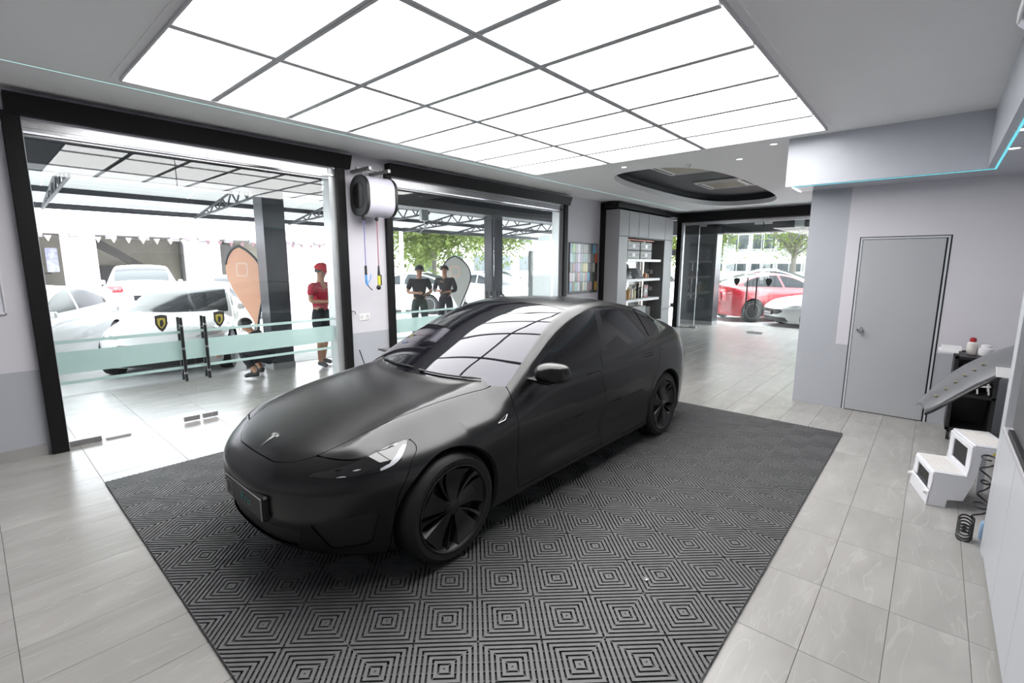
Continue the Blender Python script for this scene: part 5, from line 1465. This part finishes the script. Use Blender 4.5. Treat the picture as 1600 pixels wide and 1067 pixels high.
for k in range(17):
    y0 = -3+.9*k
    b = MB(); b.box((.12, y0, 2.60), (.3, y0+.28, 2.75)); part('bracket', b, mat('bracket_grey', srgb(130, 126, 130), .6), sb_)
b = MB(); b.box((-4.2, 1.2, 0), (-4, 1.35, 2.7)); b.box((-4.2, 1.2, .8), (-3.6, 2.2, .85)); b.box((-4.2, .2, .8), (-3.6, 1.2, .85)); b.box((-4.2, .2, 1.4), (-3.6, 2.2, 1.45)); part('shop_shelving', b, M_STD, sb_)
b = MB(); b.add([(-3.5, 3.6, 2.75), (-3.5, 5.6, 1.3), (-3.5, 5.6, 1.0), (-3.5, 3.3, 2.6), (-3.2, 3.6, 2.75), (-3.2, 5.6, 1.3), (-3.2, 5.6, 1.0), (-3.2, 3.3, 2.6)], [(0, 1, 2, 3), (7, 6, 5, 4), (0, 4, 5, 1), (1, 5, 6, 2), (2, 6, 7, 3), (3, 7, 4, 0)]); part('stair_flight', b, mat('stair_dark', srgb(92, 88, 86), .7), sb_)
b = MB(); b.box((-5.9, 3.2, .9), (-5.4, 5.2, 1.7)); b.box((-5.9, 3.2, 0), (-5.4, 3.3, 1.7)); part('dark_counter', b, mat('shop_dark', srgb(70, 68, 68), .7), sb_)
b = MB(); b.box((-5.8, -1.5, .5), (-5.4, 2.0, 2.2)); part('shelf_stock', b, mat('stock_brown', srgb(112, 104, 96), .7, var=.3, scale=8), sb_)
b = MB(); b.box((-1.2, 1.9, 1.5), (-1.15, 2.2, 2.3)); part('poster', b, mat('poster_mixed', srgb(150, 150, 170), .6, var=.4, scale=7), sb_)
b = MB(); b.box((-6.0, 6.9, .0), (-5.6, 9.4, 2.75)); part('shutter', b, mat('shutter_grey', srgb(120, 118, 116), .6), sb_)
bt_ = empty('bunting', (-20.85, 0, 2.55), 'string of small pink and dark pennants under the shop fascia', 'bunting')
b = MB(); b.tube([(0, -3+1.0*k, .06-.05*(k % 2)) for k in range(15)], .008, 4); part('cord', b, M_STD, bt_)
for k in range(36):
    y0 = -2.6+.4*k; b = MB(); z = .0 if k < 24 else -.03
    b.prism([(y0, z+.04), (y0+.17, z+.04), (y0+.085, z-.14)], -.005, .005, 'x'); part('pennant', b, mat('pennant_pink' if k < 22 else 'pennant_dark', srgb(226, 190, 200) if k < 22 else srgb(96, 66, 72), .6), bt_)
# ---- white buildings beyond
def building(x0, x1, y0, y1, h, rows, cols, label, col, face='x', glass=srgb(60, 70, 74), ww=.62):
    t = empty('building', (x0, y0, gz), label, 'building'); b = MB(); b.box((0, 0, 0), (x1-x0, y1-y0, h)); part('wall', b, col, t)
    mg = mat('far_glass_%d' % int(glass[0]*999), glass, .2, var=.1, scale=1)
    for r in range(rows):
        for c in range(cols):
            z0 = (r+.28)*h/rows; z1 = (r+.85)*h/rows
            if face == 'x':
                a = (y1-y0)*(c+.5-ww/2)/cols; d_ = (y1-y0)*(c+.5+ww/2)/cols; b = MB(); b.box((x1-x0, a, z0), (x1-x0+.06, d_, z1))
                f = part('window', b, mat('win_frame_pale', srgb(130, 130, 130), .5), t); b = MB(); b.box((x1-x0+.05, a+.12, z0+.12), (x1-x0+.09, (a+d_)/2-.05, z1-.12)); b.box((x1-x0+.05, (a+d_)/2+.05, z0+.12), (x1-x0+.09, d_-.12, z1-.12)); part('glass', b, mg, f)
            else:
                a = (x1-x0)*(c+.5-ww/2)/cols; d_ = (x1-x0)*(c+.5+ww/2)/cols; b = MB(); b.box((a, -.06, z0), (d_, 0, z1))
                f = part('window', b, mat('win_frame_pale', srgb(130, 130, 130), .5), t); b = MB(); b.box((a+.1, -.09, z0+.1), ((a+d_)/2-.05, -.05, z1-.1)); b.box(((a+d_)/2+.05, -.09, z0+.1), (d_-.1, -.05, z1-.1)); part('glass', b, mg, f)
building(-52, -40, 30, 62, 14, 4, 8, 'white plain building beyond the car park, right of the trees', M_SHOPW)
building(-16, 4, 44, 56, 12, 5, 10, 'white building with broad glass windows behind the trees', mat('far_wall_grey', srgb(120, 120, 118), .6), 'y', srgb(36, 42, 44), .92)
b = MB(); b.box((-30, 40, -.06), (12, 40.3, 1.3)); struct('boundary_wall', b, mat('far_wall_grey', srgb(120, 120, 118), .6))
# ---- trees
M_BARK = mat('tree_bark', srgb(76, 72, 66), .8, var=.2, scale=6, bump=.3)
def leafmat(n, c, tr=.5):
    m = bpy.data.materials.new(n); m.use_nodes = True; nt = m.node_tree; nt.nodes.clear()
    o = nt.nodes.new('ShaderNodeOutputMaterial'); d = nt.nodes.new('ShaderNodeBsdfDiffuse'); t = nt.nodes.new('ShaderNodeBsdfTranslucent'); x = nt.nodes.new('ShaderNodeMixShader')
    nz = nt.nodes.new('ShaderNodeTexNoise'); nz.inputs['Scale'].default_value = 1.2; cr = nt.nodes.new('ShaderNodeValToRGB')
    cr.color_ramp.elements[0].position = .35; cr.color_ramp.elements[1].position = .65
    cr.color_ramp.elements[0].color = (*[k*.65 for k in c], 1); cr.color_ramp.elements[1].color = (*[min(1, k*1.35) for k in c], 1)
    tc = nt.nodes.new('ShaderNodeTexCoord'); nt.links.new(tc.outputs['Object'], nz.inputs['Vector'])
    nt.links.new(nz.outputs['Fac'], cr.inputs[0]); nt.links.new(cr.outputs[0], d.inputs[0]); nt.links.new(cr.outputs[0], t.inputs[0]); x.inputs[0].default_value = tr
    nt.links.new(d.outputs[0], x.inputs[1]); nt.links.new(t.outputs[0], x.inputs[2]); nt.links.new(x.outputs[0], o.inputs[0]); return m
M_LEAF = leafmat('leaf_green', srgb(92, 104, 60)); M_LEAF2 = leafmat('leaf_fresh', srgb(86, 98, 54))
def tree(x, y, h, cr, n, ls, m, label, seed, spread=1., br=9):
    random.seed(seed); t = empty('tree', (x, y, gz), label, 'tree')
    b = MB(); th = h*.42
    b.tube([(0, 0, 0), (.05, 0, th*.5), (0, .06, th)], [.16, .13, .10], 8)
    tips = []
    for k in range(br):
        a = 2*pi*k/br+random.random()*.6; e = .5+.6*random.random(); L = cr*(.6+.5*random.random())
        p0 = Vector((0, 0, th*(.72+.28*random.random()))); d = Vector((cos(a)*cos(e), sin(a)*cos(e), sin(e)))
        p1 = p0+d*L*.5+Vector((0, 0, .1)); p2 = p0+d*L+Vector((0, 0, .3)); b.tube([p0, p1, p2], [.06, .04, .015], 5); tips += [p1, p2]
        for q in range(3):
            a2 = random.random()*6.28; p3 = p1+Vector((cos(a2), sin(a2), .6))*L*.35; b.tube([p1, p3], [.025, .008], 4); tips.append(p3)
    part('trunk', b, M_BARK, t, 60)
    V = []; Fs = []
    cents = [(random.gauss(0, cr*.42)*spread, random.gauss(0, cr*.42)*spread, h*.68+random.gauss(0, h*.13)) for _ in range(26)]+[tuple(p) for p in tips]
    for k in range(n):
        c = random.choice(cents); r = cr*.26
        p = Vector((c[0]+random.gauss(0, r), c[1]+random.gauss(0, r), c[2]+random.gauss(0, r*.8)))
        d = Vector((random.gauss(0, 1), random.gauss(0, 1), random.gauss(0, 1))).normalized(); e = d.orthogonal().normalized(); s = ls*(.6+.8*random.random())
        i = len(V); V += [p-d*s, p+e*s*.4, p+d*s, p-e*s*.4]; Fs.append((i, i+1, i+2, i+3))
    b = MB(); b.add(V, Fs); o = part('foliage', b, m, t); o['kind'] = 'stuff'
tree(-19.3, 15.9, 6.4, 3.1, 13000, .12, M_LEAF, 'broad green tree behind the two men beyond the second glass front', 1)
tree(-24.0, 25.5, 7.0, 3.0, 5000, .14, M_LEAF, 'green tree farther back, right of the broad tree', 2)
tree(-9.6, 25.6, 4.9, 1.9, 9000, .085, M_LEAF2, 'dense green tree left of the bare branched tree outside the far front', 3)
tree(-5.7, 28.6, 7.0, 2.0, 3200, .07, M_LEAF2, 'thin leaved tree with visible branches outside the far front', 4, 1.1, 14)
tree(-2.6, 33.8, 6.0, 1.9, 6000, .08, M_LEAF2, 'green tree beside the pale post outside the far front', 5)
tree(-13.9, 30.2, 6.0, 1.7, 6000, .09, M_LEAF2, 'green tree seen through the slit left of the far dark column', 6)
tree(-29.0, 22.8, 4.5, 1.6, 1500, .14, M_LEAF, 'small green tree past the end of the shop row', 8)
b = MB(); b.box((-9.75, 13.99, .0), (-9.7, 14.0, .01))
# wall box with conduit under the awning, seen through the second glass
o = empty('junction_box', (-8.02, 6.35, 2.60), 'small grey box with a conduit under the awning beam', 'electrical box')
b = MB(); b.box((0, -.09, 0), (.09, .09, .22), .01); part('box', b, M_ALUW, o)
b = MB(); b.tube([(.04, 0, 0), (.04, .02, -.14), (.04, -.08, -.2), (.04, -.14, -.26)], .012, 6); part('conduit', b, M_ALUW, o, 60)
o = empty('junction_box', (-2.75, 14.2, 2.70), 'small white box with a conduit under the far beam', 'electrical box')
b = MB(); b.box((-.11, -.06, 0), (.11, .06, .22), .01); part('box', b, M_ALUW, o)
b = MB(); b.tube([(0, 0, 0), (.01, 0, -.25)], .014, 6); part('conduit', b, M_ALUW, o, 60)
# ================================================================ PEOPLE
M_SKIN = mat('skin', srgb(176, 132, 108), .55, var=.04)
M_HAIR = mat('black_hair', (.012, .011, .010), .5, var=.2)
def skin_graph(name, pts, edges, radii, m, parent, root=0, lv=1, label=None):
    me = bpy.data.meshes.new(name); me.from_pydata([tuple(p) for p in pts], edges, []); me.materials.append(m)
    o = link(name, me, parent)
    s = o.modifiers.new('skin', 'SKIN'); s.use_smooth_shade = True; s.branch_smoothing = .3
    for i, sv in enumerate(me.skin_vertices[0].data):
        r = radii[i]; sv.radius = r if isinstance(r, tuple) else (r, r); sv.use_root = (i == root)
    if lv: q = o.modifiers.new('sub', 'SUBSURF'); q.levels = lv; q.render_levels = lv
    if label: o['label'] = label
    return o
def person(label, loc, rz, J, clothes, hair='short', cap=None, extra=None):
    """J: joint name -> (x,y,z) local, facing -y"""
    t = empty('person', loc, label, 'person', rz=rz)
    V = {k: Vector(v) for k, v in J.items()}
    names = []; pts = []; rad = []; E = []
    def add(n, p, r): names.append(n); pts.append(Vector(p)); rad.append(r); return len(pts)-1
    pel = add('pelvis', V['pelvis'], (.125, .10)); ch = None
    sp = add('spine', (V['pelvis']+V['chest'])/2, (.115, .09)); ch = add('chest', V['chest'], (.135, .10)); nk = add('neck', V['neck'], .055); hb = add('jaw', V['neck']+(V['head']-V['neck'])*.45, (.06, .062)); hd = add('head', V['head'], (.078, .092)); tp = add('crown', V['head']+(V['head']-V['neck']).normalized()*.085, (.055, .06))
    E += [(pel, sp), (sp, ch), (ch, nk), (nk, hb), (hb, hd), (hd, tp)]
    for s in ('l', 'r'):
        sh = add('sh', V['sh_'+s], .055); el = add('el', V['el_'+s], .042); wr = add('wr', V['wr_'+s], .028); d = (V['wr_'+s]-V['el_'+s]).normalized()
        if 'hd_'+s in V: d = V['hd_'+s]
        pm = add('palm', V['wr_'+s]+d*.07, (.038, .018)); E += [(ch, sh), (sh, el), (el, wr), (wr, pm)]
        sd = d.orthogonal().normalized(); dn = Vector((0, 0, -.35))
        for k, (off, L) in enumerate(((-.030, .065), (-.011, .078), (.010, .074), (.029, .058))):
            a = add('f', V['wr_'+s]+d*.105+sd*off, .0095); c = add('f', V['wr_'+s]+d*(.105+L*.55)+sd*off*1.1+dn*L*.25, .0088); e = add('f', V['wr_'+s]+d*(.105+L*.9)+sd*off*1.1+dn*L*.8, .0075); E += [(pm, a), (a, c), (c, e)]
        a = add('t', V['wr_'+s]+d*.05-sd*.045, .011); c = add('t', V['wr_'+s]+d*.085-sd*.058+dn*.03, .0095); E += [(pm, a), (a, c)]
        hp = add('hip', V['hip_'+s], .088); kn = add('kn', V['kn_'+s], .058); cf = add('cf', V['kn_'+s]*.6+V['an_'+s]*.4, .056); an = add('an', V['an_'+s], .038); fwd = V['toe_'+s]-V['an_'+s]
        to = add('toe', V['toe_'+s], (.04, .025)); E += [(pel, hp), (hp, kn), (kn, cf), (cf, an), (an, to)]
    body = skin_graph('body', pts, E, rad, M_SKIN, t)
    # face
    H = V['head']; f = Vector(J.get('face', (0, -1, 0))).normalized(); rgt = f.cross(Vector((0, 0, 1))).normalized(); up_ = rgt.cross(f).normalized()
    b = MB(); c = H+f*.098-up_*.012; b.add([c+up_*.03, c-rgt*.014-up_*.012, c+rgt*.014-up_*.012, c+f*.022-up_*.01], [(0, 1, 3), (0, 3, 2), (1, 2, 3)]); part('nose', b, M_SKIN, t)
    b = MB()
    for s in (-1, 1):
        p = H+f*.082+rgt*s*.032+up_*.012; b.ball(tuple(p), .012, 8)
    part('eyes', b, mat('eye_dark', (.02, .015, .012), .3), t, 60)
    b = MB(); p = H+f*.085-up_*.048; b.ball(tuple(p), .02, 8, (1, .5, .35)); part('mouth', b, mat('lip', srgb(150, 90, 84), .5), t, 60)
    b = MB()
    for s in (-1, 1): p = H+rgt*s*.083-f*.005; b.ball(tuple(p), .026, 8, (.45, .6, 1))
    part('ears', b, M_SKIN, t, 60)
    # hair shell
    b = MB(); n = 18; VV = []; m2 = 9
    for i in range(m2+1):
        a = (pi*.60)*i/m2
        for k in range(n):
            q = 2*pi*k/n; d = up_*cos(a)+(f*cos(q)+rgt*sin(q))*sin(a)
            front = max(0, cos(q)); aa = a*(1-.36*front); d = up_*cos(aa)+(f*cos(q)+rgt*sin(q))*sin(aa)
            VV.append(H-f*.008+up_*.012+d*(.105+.003*sin(7*q)))
    b.add(VV, [(i*n+k, (i+1)*n+k, (i+1)*n+(k+1) % n, i*n+(k+1) % n) for i in range(m2) for k in range(n)]); part('hair', b, M_HAIR, t, 60)
    if cap:
        b = MB(); VV = []
        for i in range(7):
            a = (pi*.46)*i/6
            for k in range(n): q = 2*pi*k/n; VV.append(H-f*.005+up_*.03+(up_*cos(a)+(f*cos(q)+rgt*sin(q))*sin(a))*.124)
        b.add(VV, [(i*n+k, (i+1)*n+k, (i+1)*n+(k+1) % n, i*n+(k+1) % n) for i in range(6) for k in range(n)])
        c = H+up_*.04; b.add([c+f*.10-rgt*.075, c+f*.10+rgt*.075, c+f*.19+rgt*.05-up_*.015, c+f*.19-rgt*.05-up_*.015, c+f*.10-rgt*.075-up_*.012, c+f*.10+rgt*.075-up_*.012, c+f*.19+rgt*.05-up_*.025, c+f*.19-rgt*.05-up_*.025], [(0, 1, 2, 3), (7, 6, 5, 4), (0, 3, 7, 4), (1, 5, 6, 2), (2, 6, 7, 3)]); part('cap', b, cap, t, 60)
    # clothes
    top, sl, bot, leg_, shoe = clothes
    P = [V['pelvis']-Vector((0, 0, .09)), (V['pelvis']+V['chest'])/2, V['chest'], V['neck']*.72+V['chest']*.28]; Rr = [(.150, .125), (.142, .118), (.160, .125), (.085, .075)]; Eg = [(0, 1), (1, 2), (2, 3)]
    for s in ('l', 'r'):
        i = len(P); P.append(V['sh_'+s]); Rr.append(.078); e = V['sh_'+s]+(V['el_'+s]-V['sh_'+s])*min(1, sl); P.append(e); Rr.append(.066 if sl < 1 else .056); Eg += [(2, i), (i, i+1)]
        if sl > 1: P.append(V['el_'+s]+(V['wr_'+s]-V['el_'+s])*(sl-1)); Rr.append(.044); Eg.append((i+1, i+2))
    skin_graph('shirt', P, Eg, Rr, top, t, 2)
    P = [V['pelvis'], V['pelvis']+(V['chest']-V['pelvis'])*.36]; Rr = [(.148, .122), (.128, .104)]; Eg = [(0, 1)]
    for s in ('l', 'r'):
        i = len(P); P.append(V['hip_'+s]); Rr.append(.108); e = V['hip_'+s]+(V['kn_'+s]-V['hip_'+s])*min(1, leg_); P.append(e); Rr.append(.095 if leg_ < 1 else .078); Eg += [(0, i), (i, i+1)]
        if leg_ > 1: P.append(V['kn_'+s]+(V['an_'+s]-V['kn_'+s])*(leg_-1)); Rr.append(.062); Eg.append((i+1, i+2))
    skin_graph('trousers', P, Eg, Rr, bot, t, 0)
    for s in ('l', 'r'):
        A_, T_ = V['an_'+s], V['toe_'+s]; d = (T_-A_); d.z = 0; d.normalize(); g = T_.z-.03
        skin_graph('shoe', [A_-d*.045+Vector((0, 0, -.02)), A_+d*.03+Vector((0, 0, -.015)), T_+d*.02+Vector((0, 0, .006))], [(0, 1), (1, 2)], [(.045, .042), (.048, .046), (.045, .030)], shoe, t, 1)
    return t
def stand(lean=0., arms='down', face=(0, -1, 0), stride=.0):
    J = dict(pelvis=(0, 0, .93), chest=(0, .01-lean*.3, 1.27), neck=(0, -lean*.4, 1.46), head=(0, -.015-lean*.5, 1.60), face=face,
             sh_l=(.19, 0-lean*.3, 1.38), sh_r=(-.19, 0-lean*.3, 1.38), hip_l=(.10, 0, .88), hip_r=(-.10, 0, .88), kn_l=(.11, -.02+stride, .48), kn_r=(-.11, -.02-stride, .48), an_l=(.12, .03+stride*1.6, .09), an_r=(-.12, .03-stride*1.6, .09), toe_l=(.14, -.12+stride*1.6, .035), toe_r=(-.14, -.12-stride*1.6, .035))
    if arms == 'down': J.update(el_l=(.25, .02, 1.10), wr_l=(.26, -.06, .86), el_r=(-.25, .02, 1.10), wr_r=(-.26, -.06, .86))
    if arms == 'front': J.update(el_l=(.26, -.04, 1.12), wr_l=(.12, -.25, 1.10), el_r=(-.26, -.04, 1.12), wr_r=(-.10, -.26, 1.12))
    if arms == 'reach': J.update(el_l=(.30, -.12, 1.22), wr_l=(.20, -.36, 1.24), el_r=(-.27, -.06, 1.12), wr_r=(-.14, -.28, 1.12))
    return J
M_TEE_B = mat('black_cotton', srgb(32, 34, 36), .8, var=.1); M_TEE_R = mat('red_cotton', srgb(178, 40, 62), .8, var=.06); M_JEAN = mat('dark_trousers', srgb(34, 36, 42), .8, var=.1)
M_SHOE = mat('grey_shoe', srgb(84, 82, 84), .6); M_SHOEB = mat('black_shoe', (.012, .012, .012), .5); M_CAPR = mat('red_cap', srgb(196, 36, 50), .7)
person('person in a red shirt, red cap and black shorts standing by the dark column', (-7.75, 3.92, 0), radians(110), stand(.1, 'reach', (0, -1, -.25), .05), (M_TEE_R, .7, mat('black_shorts', srgb(30, 30, 34), .8), .72, M_SHOE), cap=M_CAPR)
sq = dict(pelvis=(0, .16, .30), chest=(0, -.04, .56), neck=(0, -.13, .70), head=(0, -.20, .80), face=(0, -1, -.55), sh_l=(.18, -.07, .65), sh_r=(-.18, -.07, .65), el_l=(.21, -.28, .50), el_r=(-.21, -.28, .50), wr_l=(.07, -.46, .52), wr_r=(-.10, -.50, .40),
          hip_l=(.10, .13, .28), hip_r=(-.10, .13, .28), kn_l=(.17, -.26, .46), kn_r=(-.17, -.26, .46), an_l=(.15, -.06, .09), an_r=(-.15, -.06, .09), toe_l=(.17, -.21, .035), toe_r=(-.17, -.21, .035))
pc = person('person in black crouching on the pavement looking at a phone', (-7.72, 2.92, 0), radians(-35), sq, (M_TEE_B, .7, M_JEAN, 1.8, M_SHOEB))
b = MB(); b.box((-.035, -.006, -.07), (.035, .006, .07), .004)
ph_ = part('mobile_phone', b, M_WHITE, None, loc=(-7.46, 2.48, .60)); ph_.rotation_euler = (.5, 0, radians(-35)); tag(ph_, 'pale phone held by the crouching person', 'phone')
person('man in a black shirt seen from the side beyond the second glass front', (-8.55, 6.62, 0), radians(62), stand(.15, 'front', (0, -1, -.35)), (M_TEE_B, .8, mat('dark_green_trousers', srgb(44, 60, 54), .8), 1.8, M_SHOEB), cap=None)
person('man in a dark jacket facing the room beyond the second glass front', (-8.75, 7.55, 0), radians(35), stand(.1, 'front', (0, -1, -.15)), (mat('dark_grey_jacket', srgb(58, 58, 60), .8), 1.7, M_JEAN, 1.8, M_SHOEB))
